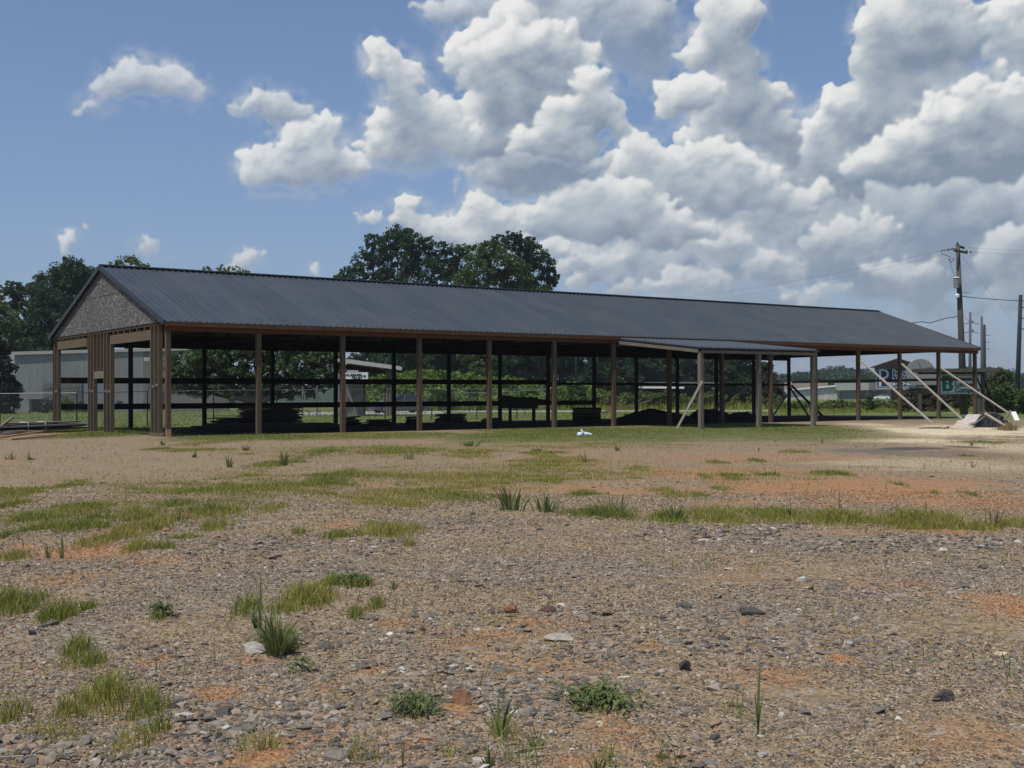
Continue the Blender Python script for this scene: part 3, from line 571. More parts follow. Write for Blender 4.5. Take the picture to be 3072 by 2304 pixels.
# ---------------------------------------------------------------- ground
def make_ground():
    a0 = math.radians(90)-YAW
    ang = np.concatenate([a0+np.linspace(-.48, .48, 620), a0+np.linspace(.48, 2*math.pi-.48, 90)[1:-1]])
    rad = np.concatenate([[.25, .6, 1.1, 1.7, 2.3], np.geomspace(2.8, 60, 560), np.geomspace(61, 9000, 80)])
    A_, R_ = np.meshgrid(ang, rad); x = CAM[0]+R_*np.cos(A_); y = CAM[1]+R_*np.sin(A_)
    x = x.ravel(); y = y.ravel(); z = relief(x, y)
    na = len(ang); nr = len(rad)
    i = np.arange(nr-1)[:, None]*na; j = np.arange(na)[None, :]; j2 = (j+1) % na
    Q = np.stack([i+j, i+na+j, i+na+j2, i+j2], -1).reshape(-1, 4)[:, ::-1]
    V = np.stack([x, y, z], 1); V = np.vstack([V, [[CAM[0], CAM[1], 0]]]); c = len(V)-1
    T = np.stack([np.full(na, c), np.arange(na), (np.arange(na)+1) % na], 1)
    x = V[:, 0]; y = V[:, 1]
    turf = mask(x, y, E_TURF, .9, .75); lawn = mask(x, y, E_LAWN, .4, .35)
    # mown field beyond the shed and beyond the fence
    back = np.clip((y-12.6+1.5*(vnoise(x, y, .5, 4)-.5))/1.0, 0, 1)
    back = np.maximum(back, np.clip((x-34)/4, 0, 1)*np.clip((y+1.0)/1.2, 0, 1))
    back = np.maximum(back, np.clip((depth_xy(x, y)-56)/6, 0, 1))
    lef = np.clip((4-x)/2, 0, 1)*np.clip((y-8)/3, 0, 1); back = np.maximum(back, lef)
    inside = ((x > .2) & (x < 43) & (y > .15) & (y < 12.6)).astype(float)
    turf = np.maximum(turf, mask(x, y, E_WASH, 1.2, .9)*1.6)
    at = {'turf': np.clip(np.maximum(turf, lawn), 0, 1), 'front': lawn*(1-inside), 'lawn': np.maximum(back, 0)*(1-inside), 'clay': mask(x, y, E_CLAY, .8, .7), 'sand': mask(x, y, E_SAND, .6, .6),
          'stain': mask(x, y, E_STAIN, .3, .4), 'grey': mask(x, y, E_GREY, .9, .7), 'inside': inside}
    def fn(t, b, o):
        p = worldco(t)
        a = {k: attr(t, k).outputs['Fac'] for k in at}
        n1 = t.noise(p, 2.2, 4, .6); n2 = t.noise(p, 9, 4, .65); n3 = t.noise(p, 55, 3, .6)
        v = t.vor(p, 62, 'F1', 1); sv = t.n.new('ShaderNodeSeparateColor'); t.l.new(v, sv.inputs[0])
        vb = t.vor(p, 26, 'F1', 1); svb = t.n.new('ShaderNodeSeparateColor'); t.l.new(vb, svb.inputs[0])
        # pinkish tan gravel, grey gravel, clay, cream sand
        tan_ = t.mix(n1, (.258, .184, .108), (.365, .268, .166))
        grey = t.mix(n2, (.187, .159, .115), (.305, .262, .196))
        clay = t.mix(n2, (.375, .172, .080), (.49, .265, .130))
        sand = t.mix(n2, (.74, .60, .38), (.88, .76, .52))
        c = t.mix(t.rng(t.math('ADD', a['grey'], t.math('MULTIPLY', t.math('SUBTRACT', n1, .5), .6)), .15, .7), tan_, grey)
        c = t.mix(t.math('MULTIPLY', a['clay'], t.rng(n2, .25, .50, .62, 1)), c, clay)
        c = t.mix(t.math('MULTIPLY', a['sand'], t.rng(n1, .3, .5, .6, 1)), c, sand)
        # single pebbles: light and dark chips
        ch = t.math('MULTIPLY', t.math('SUBTRACT', sv.outputs[0], .5), 1.0)
        c = t.vm('SCALE', c, scale=t.math('ADD', 1, t.math('MULTIPLY', ch, t.rng(a['clay'], 0, 1, .75, .30))))
        c = t.mix(t.rng(svb.outputs[1], .86, .9, 0, .5), c, (.40, .37, .33))
        c = t.mix(t.rng(svb.outputs[2], .86, .9, 0, .5), c, (.105, .09, .08))
        c = t.mix(t.math('MULTIPLY', a['stain'], .8), c, (.085, .072, .070))
        tf = t.mix(n2, (.135, .130, .045), (.215, .185, .070))
        c = t.mix(t.math('MULTIPLY', a['turf'], t.rng(n1, .38, .60, .25, .78)), c, tf)
        c = t.mix(t.math('MULTIPLY', a['front'], .75), c, t.mix(n2, (.105, .135, .038), (.165, .185, .058)))
        big = t.noise(p, .16, 4, .6)
        lw = t.mix(t.rng(big, .35, .65), (.120, .165, .050), (.180, .205, .072))
        lw = t.vm('SCALE', lw, scale=t.rng(t.noise(p, 1.6, 5, .7), .3, .7, .75, 1.25))
        c = t.mix(a['lawn'], c, lw)
        c = t.mix(a['inside'], c, (.020, .017, .014))  # barn floor: deep shade under the roof painted into the ground colour
        c = t.vm('SCALE', c, scale=.83)
        h = t.math('ADD', t.math('MULTIPLY', t.vor(p, 62, 'F1', 0), -.9), t.math('MULTIPLY', n3, .6))
        h = t.math('ADD', h, t.math('MULTIPLY', t.vor(p, 26, 'F1', 0), -1.4))
        bump(t, b, h, .85, .012)
        return c
    m = material('gravelly_ground', fn, .95, .12)
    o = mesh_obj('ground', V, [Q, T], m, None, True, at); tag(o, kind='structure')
    return o
def depth_xy(x, y): return (x-CAM[0])*fw[0]+(y-CAM[1])*fw[1]
make_ground()

# ---------------------------------------------------------------- gravel (uncountable chips)
def ico():
    t = (1+5**.5)/2
    v = np.array([(-1, t, 0), (1, t, 0), (-1, -t, 0), (1, -t, 0), (0, -1, t), (0, 1, t), (0, -1, -t), (0, 1, -t), (t, 0, -1), (t, 0, 1), (-t, 0, -1), (-t, 0, 1)], float)
    f = np.array([(0, 11, 5), (0, 5, 1), (0, 1, 7), (0, 7, 10), (0, 10, 11), (1, 5, 9), (5, 11, 4), (11, 10, 2), (10, 7, 6), (7, 1, 8), (3, 9, 4), (3, 4, 2), (3, 2, 6), (3, 6, 8), (3, 8, 9), (4, 9, 5), (2, 4, 11), (6, 2, 10), (8, 6, 7), (9, 8, 1)])
    return v/np.linalg.norm(v[0]), f
IV, IF = ico()
def view_points(n, d0, d1, r, margin=1.08, power=1.0):
    """n points on the ground between distances d0 and d1, evenly per area or denser near"""
    u_ = r.random(n)
    if power == 2: d = np.sqrt(d0**2+(d1**2-d0**2)*u_)
    elif power == 1: d = d0+(d1-d0)*u_
    else: d = d0*(d1/d0)**u_
    w = 1536/F_PX*d*margin+1.9; s = (r.random(n)*2-1)*w
    x = CAM[0]+FW2[0]*d+RT[0]*s; y = CAM[1]+FW2[1]*d+RT[1]*s
    return x, y, d
def make_gravel():
    r = np.random.default_rng(21)
    X = []; 
    x, y, d = view_points(215000, 3.3, 17, r, power=0); s = (.0036+.0115*r.random(len(x))**3.6)*(.72+.045*d)
    X.append((x, y, s))
    x, y, d = view_points(3800, 3.3, 17, r, power=1); s = .013+.026*r.random(len(x))**3
    X.append((x, y, s))
    # loose drifts of larger chips
    for (px, py, rx, ry, n, sz) in [(1650, 1880, 380, 60, 700, .022), (1400, 2010, 300, 60, 500, .021), (2000, 2060, 300, 60, 400, .020), (600, 2170, 150, 60, 500, .024), (60, 2270, 140, 30, 260, .027), (900, 2160, 120, 60, 260, .023), (560, 1950, 120, 30, 160, .022), (1480, 1790, 260, 40, 420, .026), (1300, 1850, 200, 40, 260, .024), (1750, 1930, 350, 60, 520, .026),
                                     (2250, 1600, 420, 22, 900, .034), (2800, 1640, 350, 22, 700, .034), (1400, 1590, 250, 16, 300, .030), (2300, 1740, 200, 30, 200, .027), (760, 1650, 110, 20, 200, .028), (1150, 1995, 300, 90, 300, .022),
                                     (2150, 2250, 200, 60, 260, .023), (1300, 2250, 260, 50, 320, .022), (1550, 2080, 200, 50, 260, .024), (2500, 1900, 260, 40, 200, .023), (2200, 1960, 200, 60, 200, .022), (480, 2290, 200, 20, 120, .024)]:
        a = r.random(n)*2*math.pi; q = np.sqrt(r.random(n)); pts = [G(px+rx*k*math.cos(t_)*1.2, py+ry*k*math.sin(t_)*1.2)[:2] for k, t_ in zip(q, a)]
        pts = np.array(pts); X.append((pts[:, 0], pts[:, 1], sz*(.32+.72*r.random(n)**1.8)))
    x = np.concatenate([q[0] for q in X]); y = np.concatenate([q[1] for q in X]); s = np.concatenate([q[2] for q in X])
    keep = (mask(x, y, E_TURF, .4, .5) < r.random(len(x))*.9) & (mask(x, y, E_LAWN) < .3)
    clay = mask(x, y, E_CLAY, .8, .7); keep &= (clay*1.35 < .12+.8*r.random(len(x))); dd = depth_xy(x-0, y)
    keep &= ~((dd > 13) & (r.random(len(x)) < .3))
    dens = vnoise(x, y, 1.1, 31, 3); keep &= (dens+.42*(r.random(len(x))-.5) > .47+.010*(dd-6))
    x, y, s = x[keep], y[keep], s[keep]; n = len(x); z = relief(x, y)
    sc = np.stack([1+.7*r.random(n), .55+.45*r.random(n), .28+.45*r.random(n)], 1)*s[:, None]
    J = IV[None]*(1+.85*(r.random((n, 12, 3))-.5))*sc[:, None, :]
    # tilt and turn
    th = r.random(n)*2*math.pi; ti = r.normal(size=n)*.42
    c_, s_ = np.cos(ti), np.sin(ti); J = np.stack([J[..., 0], J[..., 1]*c_[:, None]-J[..., 2]*s_[:, None], J[..., 1]*s_[:, None]+J[..., 2]*c_[:, None]], -1)
    c_, s_ = np.cos(th), np.sin(th); J = np.stack([J[..., 0]*c_[:, None]-J[..., 1]*s_[:, None], J[..., 0]*s_[:, None]+J[..., 1]*c_[:, None], J[..., 2]], -1)
    P_ = np.stack([x, y, z+s*.12], 1); V = (J+P_[:, None, :]).reshape(-1, 3)
    Fc = (IF[None]+(np.arange(n)*12)[:, None, None]).reshape(-1, 3)
    def fn(t, b, o):
        k = island(t)
        c = t.ramp(k, [(0, (.085, .076, .068)), (.18, (.145, .129, .112)), (.40, (.210, .186, .156)), (.60, (.280, .243, .195)), (.80, (.345, .280, .205)), (.91, (.33, .20, .125)), (.965, (.40, .365, .31)), (1, (.56, .52, .45))])
        p = worldco(t); n_ = t.noise(p, 60, 3, .6); bump(t, b, n_, .3, .004)
        return t.vm('SCALE', c, scale=t.rng(n_, .3, .7, .68, .97))
    o = mesh_obj('gravel', V, [Fc], material('gravel_chips', fn, .9, .15))
    tag(o, 'loose grey and tan angular gravel chips scattered over the lot', 'gravel', kind='stuff')
    return n
print('gravel', make_gravel())
def make_grit():
    r = np.random.default_rng(33); x, y, d = view_points(460000, 3.3, 15, r, power=0)
    keep = (mask(x, y, E_TURF, .4, .5) < .6+.4*r.random(len(x))) & (vnoise(x, y, 1.7, 61, 3)+.35*(r.random(len(x))-.5) > .40)
    x, y, d = x[keep], y[keep], d[keep]; n = len(x); s_ = (.0022+.0038*r.random(n)**1.6)*(.55+.10*d)
    OV_ = np.array([(1, 0, 0), (-1, 0, 0), (0, 1, 0), (0, -1, 0), (0, 0, 1), (0, 0, -1)], float); OF = np.array([(0, 2, 4), (2, 1, 4), (1, 3, 4), (3, 0, 4), (2, 0, 5), (1, 2, 5), (3, 1, 5), (0, 3, 5)])
    J = OV_[None]*(.6+.8*r.random((n, 6, 1)))+.35*(r.random((n, 6, 3))-.5); J = J*s_[:, None, None]*np.array([1.25, 1, .75]); th = r.random(n)*6.283; c_, q_ = np.cos(th), np.sin(th)
    J = np.stack([J[..., 0]*c_[:, None]-J[..., 1]*q_[:, None], J[..., 0]*q_[:, None]+J[..., 1]*c_[:, None], J[..., 2]], -1)
    V = (J+np.stack([x, y, relief(x, y)+s_*.15], 1)[:, None, :]).reshape(-1, 3); Fc = (OF[None]+(np.arange(n)*6)[:, None, None]).reshape(-1, 3)
    cl = mask(x, y, E_CLAY, .8, .7); gr = mask(x, y, E_GREY, .9, .7)
    def fn(t, b, o):
        k = island(t); c = t.ramp(k, [(0, (.058, .047, .035)), (.3, (.156, .121, .082)), (.6, (.278, .218, .146)), (.85, (.41, .33, .225)), (1, (.58, .52, .42))])
        c = t.mix(t.math('MULTIPLY', attr(t, 'clay').outputs['Fac'], .85), c, t.ramp(k, [(0, (.15, .07, .035)), (1, (.52, .29, .15))]))
        return t.vm('SCALE', t.mix(t.math('MULTIPLY', attr(t, 'grey').outputs['Fac'], .55), c, t.ramp(k, [(0, (.09, .08, .072)), (.8, (.30, .275, .235)), (1, (.5, .47, .42))])), scale=.83)
    o = mesh_obj('grit', V, [Fc], material('grit_grains', fn, .95, .1), None, False, {'clay': np.repeat(cl, 6), 'grey': np.repeat(gr, 6)})
    tag(o, 'fine crumbs of soil and stone between the gravel chips', 'grit', kind='stuff'); return n
print('grit', make_grit())

# ---------------------------------------------------------------- grass
def blades(x, y, z, h, w, lean, r, seg=2):
    n = len(x); a = r.random(n)*2*math.pi; dirx = np.cos(a); diry = np.sin(a)
    ta = r.random(n)*2*math.pi; L = lean*(.3+r.random(n)); lx = np.cos(ta)*L*h; ly = np.sin(ta)*L*h
    B = np.stack([x, y, z], 1); Wv = np.stack([dirx, diry, 0*dirx], 1)*(w*.5)[:, None]
    up = np.zeros((n, 3)); up[:, 2] = h; ln = np.stack([lx, ly, -L*L*h*.35], 1)
    b0 = B-Wv; b1 = B+Wv; m = B+up*.55+ln*.30; m0 = m-Wv*.75; m1 = m+Wv*.75; t_ = B+up+ln
    V = np.stack([b0, b1, m1, m0, t_], 1).reshape(-1, 3); i = np.arange(n)[:, None]*5
    return V, i+np.array([[0, 1, 2, 3]]), i+np.array([[3, 2, 4]])
def grassmat(name, cols, tr=.3):
    def fn(t, b, o):
        k = attr(t, 'tone').outputs['Fac']; i = island(t); kk = t.math('ADD', k, t.rng(i, 0, 1, -.22, .22), clamp=True)
        c = t.vm('SCALE', t.ramp(kk, cols), scale=.9)
        trn = t.n.new('ShaderNodeBsdfTranslucent'); t.l.new(c, trn.inputs[0]); mx = t.n.new('ShaderNodeMixShader'); mx.inputs[0].default_value = tr
        t.l.new(c, b.inputs['Base Color']); t.l.new(b.outputs[0], mx.inputs[1]); t.l.new(trn.outputs[0], mx.inputs[2]); t.l.new(mx.outputs[0], o.inputs[0])
    return material(name, fn, .6, .2)
GM = grassmat('low_turf_blades', [(0, (.125, .185, .050)), (.3, (.225, .262, .050)), (.6, (.35, .315, .065)), (.85, (.42, .345, .13)), (1, (.52, .43, .25))])
def make_grass():
    r = np.random.default_rng(5); VV = []; QQ = []; TT = []; TN = []; off = 0
    for E in (E_TURF, E_LAWN, E_WASH):
        for (c, a, b, w, hh, ol) in E:
            d = depth((c[0], c[1], 0)); ol = max(ol, .32) if d < 13 else ol; area = 4*a*b*1.9
            per = min(9500, 8.5e5/d**2)*w; n = int(min(area*per, 42000))
            u_ = (r.random(n)*2-1)*1.35; v_ = (r.random(n)*2-1)*1.35
            x = c[0]+RT[0]*u_*a+FW2[0]*v_*b; y = c[1]+RT[1]*u_*a+FW2[1]*v_*b
            mk = mask(x, y, [(c, a, b, 1.)], .8, .75 if E is E_TURF else .35)
            k = mk*np.clip(2.3*vnoise(x, y, 2.4, 8, 4)-.34, .10, 1.4)*(.8 if E is E_WASH else 1) > r.random(n)*.85
            x, y = x[k], y[k]; mk = mk[k]; n = len(x)
            if n == 0: continue
            dd = depth_xy(x, y)
            h = hh*(.8 if d > 14 else 1)*(.35+.8*r.random(n))*(.45+.55*mk)*(.7+.6*vnoise(x, y, 2.2, 9, 2)); wd = .0024+.00024*dd*(1+.5*r.random(n))
            V, Q, T = blades(x, y, relief(x, y)-.004, h, wd, .55, r)
            tn = np.clip(ol*.50+.70*(vnoise(x, y, 1.1, 14, 3)-.5)+.14+(r.random(n) < .14)*.5, 0, 1)
            VV.append(V); QQ.append(Q+off); TT.append(T+off); TN.append(np.repeat(tn, 5)); off += len(V)
    # thin scatter of seedlings everywhere, dry straws too
    x, y, d = view_points(11000, 3.5, 34, r, power=1); n = len(x)
    k = vnoise(x, y, .8, 44, 3) > .52; x, y, d = x[k], y[k], d[k]; n = len(x)
    V, Q, T = blades(x, y, relief(x, y)-.004, .03+.07*r.random(n), .004+.0003*d, .7, r)
    VV.append(V); QQ.append(Q+off); TT.append(T+off); TN.append(np.repeat(.15+.8*r.random(n)**1.5, 5)); off += len(V)
    # grass of the field behind the shed
    x, y, d = view_points(60000, 50, 120, r, power=1)
    k = (y > 13.2) | ((x > 44) & (y > 0)); k &= ~((x < 60) & (x > 0) & (y < 13)); x, y, d = x[k], y[k], d[k]; n = len(x)
    V, Q, T = blades(x, y, 0*x, .03+.05*r.random(n), .03+.02*r.random(n), .5, r)
    VV.append(V); QQ.append(Q+off); TT.append(T+off); TN.append(np.repeat(.0+.5*vnoise(x, y, .3, 6), 5)); off += len(V)
    o = mesh_obj('grass', np.vstack(VV), [np.vstack(QQ), np.vstack(TT)], GM, None, False, {'tone': np.concatenate(TN)})
    tag(o, 'low patchy green and olive turf growing over the gravel lot', 'grass', kind='stuff')
    return off//5
print('blades', make_grass())
def make_straw():
    r = np.random.default_rng(77); x, y, d = view_points(900, 3.4, 9, r, power=1); n = len(x)
    k = vnoise(x, y, .9, 51, 2) > .47; x, y = x[k], y[k]; n = len(x); a = r.random(n)*math.pi; L = .04+.16*r.random(n)**2
    dx = np.cos(a)*L/2; dy = np.sin(a)*L/2; nx = -np.sin(a)*.0014; ny = np.cos(a)*.0014
    z0 = relief(x-dx, y-dy)+.008+.012*r.random(n); z1 = relief(x+dx, y+dy)+.008+.018*r.random(n)
    V = np.stack([np.stack([x-dx-nx, y-dy-ny, z0], 1), np.stack([x-dx+nx, y-dy+ny, z0], 1), np.stack([x+dx+nx, y+dy+ny, z1], 1), np.stack([x+dx-nx, y+dy-ny, z1], 1),
                  np.stack([x-dx, y-dy, z0+.002], 1), np.stack([x+dx, y+dy, z1+.002], 1)], 1).reshape(-1, 3)
    i = np.arange(n)[:, None]*6
    o = mesh_obj('straw', V, [np.vstack([i+np.array([[0, 1, 5, 4]])*1, i+np.array([[2, 3, 4, 5]])*1])[:, [0, 3, 2, 1]]*1], plain('dry_straw', (.46, .37, .24), .2, .8))
    tag(o, 'dry straw bits strewn over the near gravel', 'straw', kind='stuff')
make_straw()

# ---------------------------------------------------------------- weeds that stand alone
WM = grassmat('tall_weed_blades', [(0, (.090, .130, .048)), (.4, (.175, .215, .070)), (.7, (.27, .245, .11)), (1, (.30, .22, .13))], .25)
def tuft(px, pyb, pyt, n, spread, wpx, tone, label, name='weed_tuft', cat='weed', group='tufts of tall weeds on the lot', lean=.45, stem=False, seed=0):
    r = np.random.default_rng(1000+int(px)+seed); b = G(px, pyb); b[2] = relief(b[:1], b[1:2])[0]; d = depth(b)
    H = (pyb-pyt)/F_PX*d; R = spread/F_PX*d
    kk = .5 if n > 40 else (.25 if n > 8 else .03); x = r.normal(size=n)*R*kk; y = r.normal(size=n)*R*kk; n_ = n
    h = H*(.22+.78*r.random(n)**1.1); h[0] = H; w = np.full(n, wpx*.62/F_PX*d)*(.6+.8*r.random(n)); n_ = n
    # fan of blades made of four pieces each, leaning outwards
    V = []; Q = []
    for i in range(n):
        a = math.atan2(y[i], x[i])+r.normal()*.5; L = lean*(.15+.85*min(1, math.hypot(x[i], y[i])/(R*.6+1e-6)))*(.5+r.random()); la = np.array([math.cos(a), math.sin(a)])
        fa = r.random()*math.pi; wv = np.array([math.cos(fa), math.sin(fa), 0]); cv = np.array([r.normal(), r.normal(), 0])*h[i]*.10
        k0 = len(V); r0_ = r.random()
        for j, tt in enumerate((0, .3, .6, .85, 1)):
            p = np.array([x[i]*.45+la[0]*L*h[i]*tt**1.7, y[i]*.45+la[1]*L*h[i]*tt**1.7, h[i]*(tt-(.22+.5*r0_)*L*tt*tt)])+cv*tt*tt
            ww = w[i]*(.55, .9, .85, .5, .06)[j]
            V += [p-wv*ww/2, p+wv*ww/2]
        Q += [(k0+2*j, k0+2*j+1, k0+2*j+3, k0+2*j+2) for j in range(4)]
    tn = np.repeat(np.clip(tone+r.normal(size=n)*.12, 0, 1), 10)
    o = mesh_obj(name, V, [np.array(Q)], WM, None, False, {'tone': tn}); o.location = b-np.array([0, 0, .01])
    tag(o, label, cat, group); return o
T_ = [
 (1531, 1537, 1442, 46, 70, 9, .15, 'dark green upright grass tuft, fan shaped, at the gravel edge in mid lot'),
 (1640, 1537, 1458, 60, 100, 7, .3, 'wide feathery green tuft just right of the fan shaped grass tuft'),
 (1834, 1546, 1458, 60, 90, 6, .35, 'olive green tuft with two leaning seed spikes in mid lot'),
 (2024, 1556, 1490, 55, 80, 6, .2, 'bushy green tuft at the left end of the grassy gravel edge'),
 (690, 1405, 1360, 26, 34, 6, .3, 'small spiky tuft left of the paired tufts below the shed'),
 (852, 1402, 1342, 40, 46, 6, .35, 'tallest small tuft in front of the second and third shed posts'),
 (583, 1375, 1342, 18, 30, 6, .3, 'tiny tuft on the gravel below the first shed bay'),
 (90, 1382, 1350, 24, 40, 6, .45, 'grey green tuft near the left lumber pile, second from the left edge'),
 (32, 1380, 1350, 22, 50, 5, .5, 'grey green wispy tuft nearest the left edge below the lumber pile'),
 (185, 1680, 1581, 14, 26, 6, .25, 'tall thin green weed standing on the orange clay patch'),
 (143, 1678, 1612, 12, 24, 5, .5, 'shorter browned weed left of the tall thin weed on the clay'),
 (514, 1583, 1530, 12, 40, 4, .7, 'bare twiggy weed beside the yellow grass patch'),
 (539, 1562, 1498, 14, 40, 5, .6, 'forked twiggy weed behind the bare twiggy weed'),
 (629, 1530, 1492, 30, 90, 4, .55, 'low wispy tuft behind the round green clump at left'),
 (2370, 1560, 1500, 16, 20, 7, .3, 'upright green spike on the grassy strip right of the bushy tuft'),
 (2520, 1540, 1440, 5, 14, 5, .95, 'single tall dry brown stalk on the grassy strip'),
 (2612, 1560, 1512, 5, 8, 5, .9, 'short dry stalk right of the tall brown stalk'),
 (2690, 1550, 1490, 5, 12, 4, .9, 'thin brown stalk leaning over the red clay'),
 (2778, 1548, 1498, 8, 16, 5, .85, 'dry forked stalk between the brown stalk and the brown tussock'),
 (2830, 1568, 1532, 30, 60, 6, .95, 'low tussock of upright brown stems at the right of the strip'),
 (2985, 1580, 1492, 34, 90, 6, .85, 'tall brown seeding stems, the rightmost tall clump of the strip'),
 (2915, 1262+75, 1302, 12, 20, 5, .8, 'small brown weed on the cream sand by the debris pile'),
 (2918, 1405, 1378, 12, 14, 6, .4, 'tiny green weed standing on the grey sand at right'),
 (2276, 1353, 1335, 8, 10, 6, .5, 'tiny weed at the front edge of the lawn at right'),
 (2465, 1328, 1305, 10, 12, 5, .7, 'tiny brown weed at the right corner of the lawn'),
 (1230, 1382, 1350, 24, 60, 5, .4, 'pale tuft on the gravel in front of the fourth post'),
 (1410, 1338, 1312, 50, 50, 5, .3, 'wide low tuft at the lawn edge in front of the fifth post'),
 (1755, 1390, 1340, 10, 20, 5, .6, 'thin stalky weed below the white bottle'),
 (1850, 1352, 1325, 18, 30, 6, .5, 'small tuft at the lawn edge right of the white bottle'),
 (735, 1352, 1325, 26, 60, 5, .3, 'loose tuft at the shed edge before the second bay'),
 (488, 1335, 1318, 24, 40, 6, .35, 'low tuft beneath the corner post'),
 (771, 1890, 1828, 26, 44, 8, .2, 'broad leaved green tuft left of the big foreground clump'),
 (780, 1900, 1704, 7, 14, 9, .3, 'very tall grass blade rising behind the big foreground clump'),
 (645, 1990, 1850, 5, 14, 5, .75, 'thin brown weed stalk left of the concrete slab'),
 (990, 1950, 1860, 5, 12, 4, .7, 'thin twiggy stalk right of the big foreground clump'),
 (2274, 2180, 1945, 8, 14, 11, .25, 'single tall green weed with upright blades in the right foreground'),
 (1500, 2190, 2035, 16, 70, 12, .25, 'tall broad bladed grass clump in the centre foreground'),
 (1610, 2220, 2130, 14, 60, 9, .3, 'shorter grass clump right of the broad bladed clump'),
 (1470, 2290, 2190, 22, 70, 9, .4, 'grass clump at the bottom edge below the broad bladed clump'),
 (1795, 2300, 2215, 20, 70, 9, .35, 'grass clump at the bottom edge right of centre'),
 (1208, 2300, 2180, 6, 20, 6, .6, 'thin dry stem at the bottom edge left of centre'),
 (790, 2270, 2200, 20, 50, 6, .7, 'brown dying tuft in the red soil hollow at the bottom'),
 (315, 2068, 2010, 22, 70, 5, .3, 'spiky blades at the back of the largest turf patch'),
 (1180, 1780, 1740, 16, 40, 6, .3, 'small green tuft at the back of the dark ground weed')]
for a in T_: tuft(*a)
def leafy(px, py, R_px, n, label, tone=.05, ll=26):
    r = np.random.default_rng(int(px)*3); b = G(px, py); b[2] = relief(b[:1], b[1:2])[0]; d = depth(b); V = []; Q = []
    for i in range(n):
        a = r.random()*2*math.pi; R = R_px*1.15/F_PX*d*r.random()**.85*(.55+.45*math.sin(3*a+px)**2); c = np.array([math.cos(a)*R, math.sin(a)*R*1.3, .01+.045*r.random()])
        fa = r.random()*2*math.pi; L = ll/F_PX*d*(.4+1.3*r.random()**1.5); f_ = np.array([math.cos(fa), math.sin(fa), r.normal()*.25]); s_ = np.cross(f_, (0, 0, 1)); s_ = s_/np.linalg.norm(s_)*L*.13
        k = len(V); V += [c, c+f_*L*.5-s_+(0, 0, .012), c+f_*L+(0, 0, -.005), c+f_*L*.5+s_+(0, 0, .012)]; Q.append((k, k+1, k+2, k+3))
    o = mesh_obj('ground_weed', V, [np.array(Q)], WM, None, False, {'tone': np.repeat(np.clip(tone+r.normal(size=n)*.1, 0, 1), 4)}); o.location = b
    tag(o, label, 'weed', 'flat leafy weeds in the foreground')
leafy(1241, 2130, 85, 420, 'dense dark leafy weed mat in the foreground, left of the broad bladed clump')
leafy(1788, 2100, 120, 420, 'sprawling dark weed mat in the foreground, right of the broad bladed clump', .2, 34)
leafy(1060, 1758, 50, 240, 'small dark green ground weed on the grey gravel, farthest of the flat weeds')
leafy(900, 2010, 36, 60, 'sparse dark weed beside the pale yellow stone')
leafy(833, 1925, 60, 260, 'leafy weed growing round the big foreground clump', .2, 30)
tuft(808, 1930, 1760, 26, 30, 8, .22, 'leaning blades on the left side of the big foreground clump', lean=.7)
tuft(860, 1948, 1840, 60, 34, 8, .45, 'pale drooping blades on the right side of the big foreground clump', lean=.8)
tuft(833, 1952, 1785, 170, 58, 7, .36, 'big tall green grass clump beside the concrete slab, largest of the foreground')
leafy(486, 1866, 36, 110, 'thin bluish green ground weed among grey chips at left')

# ---------------------------------------------------------------- individual rocks
def rock(px, py, wpx, hpx, col, label, name='rock', cat='rock', seed=0, dep=.75):
    b = G(px, py); b[2] = relief(b[:1], b[1:2])[0]; d = depth(b); w = wpx*.95/F_PX*d; h = hpx*.85/F_PX*d
    import bmesh
    bm = bmesh.new(); bmesh.ops.create_icosphere(bm, subdivisions=3, radius=.5); r = np.random.default_rng(seed+int(px))
    pl = [(unit(r.normal(size=3)*np.array([1, 1, .8])), .20+.17*r.random()) for _ in range(9)]
    for v in bm.verts:
        c = np.array(v.co)
        for nrm, dist in pl:
            e = c @ nrm-dist
            if e > 0: c = c-nrm*e
        c = c+r.normal(size=3)*.012
        v.co = Vector((c[0]*w*1.25, c[1]*w*dep*1.25, c[2]*h*1.7+h*.18))
    me = bpy.data.meshes.new(name); bm.to_mesh(me); bm.free()
    def fn(t, bb, o):
        p = objco(t); n1 = t.noise(p, 28, 4, .65); n2 = t.noise(p, 140, 3, .6); bump(t, bb, t.math('ADD', n1, t.math('MULTIPLY', n2, .4)), .6, .01)
        c = t.vm('SCALE', t.vm('ADD', (0, 0, 0), tuple(col)), scale=t.rng(n1, .3, .7, .65, 1.3))
        return t.mix(t.rng(n2, .62, .7, 0, .5), c, tuple(min(.7, x*2.2+.06) for x in col))
    me.materials.append(material('stone_'+str(int(px)), fn, .9, .15))
    o = bpy.data.objects.new(name, me); COL.objects.link(o); o.location = b; o.rotation_euler = (r.normal()*.16, r.normal()*.16, -YAW+r.normal()*.3)
    tag(o, label, cat, 'larger stones lying on the gravel')
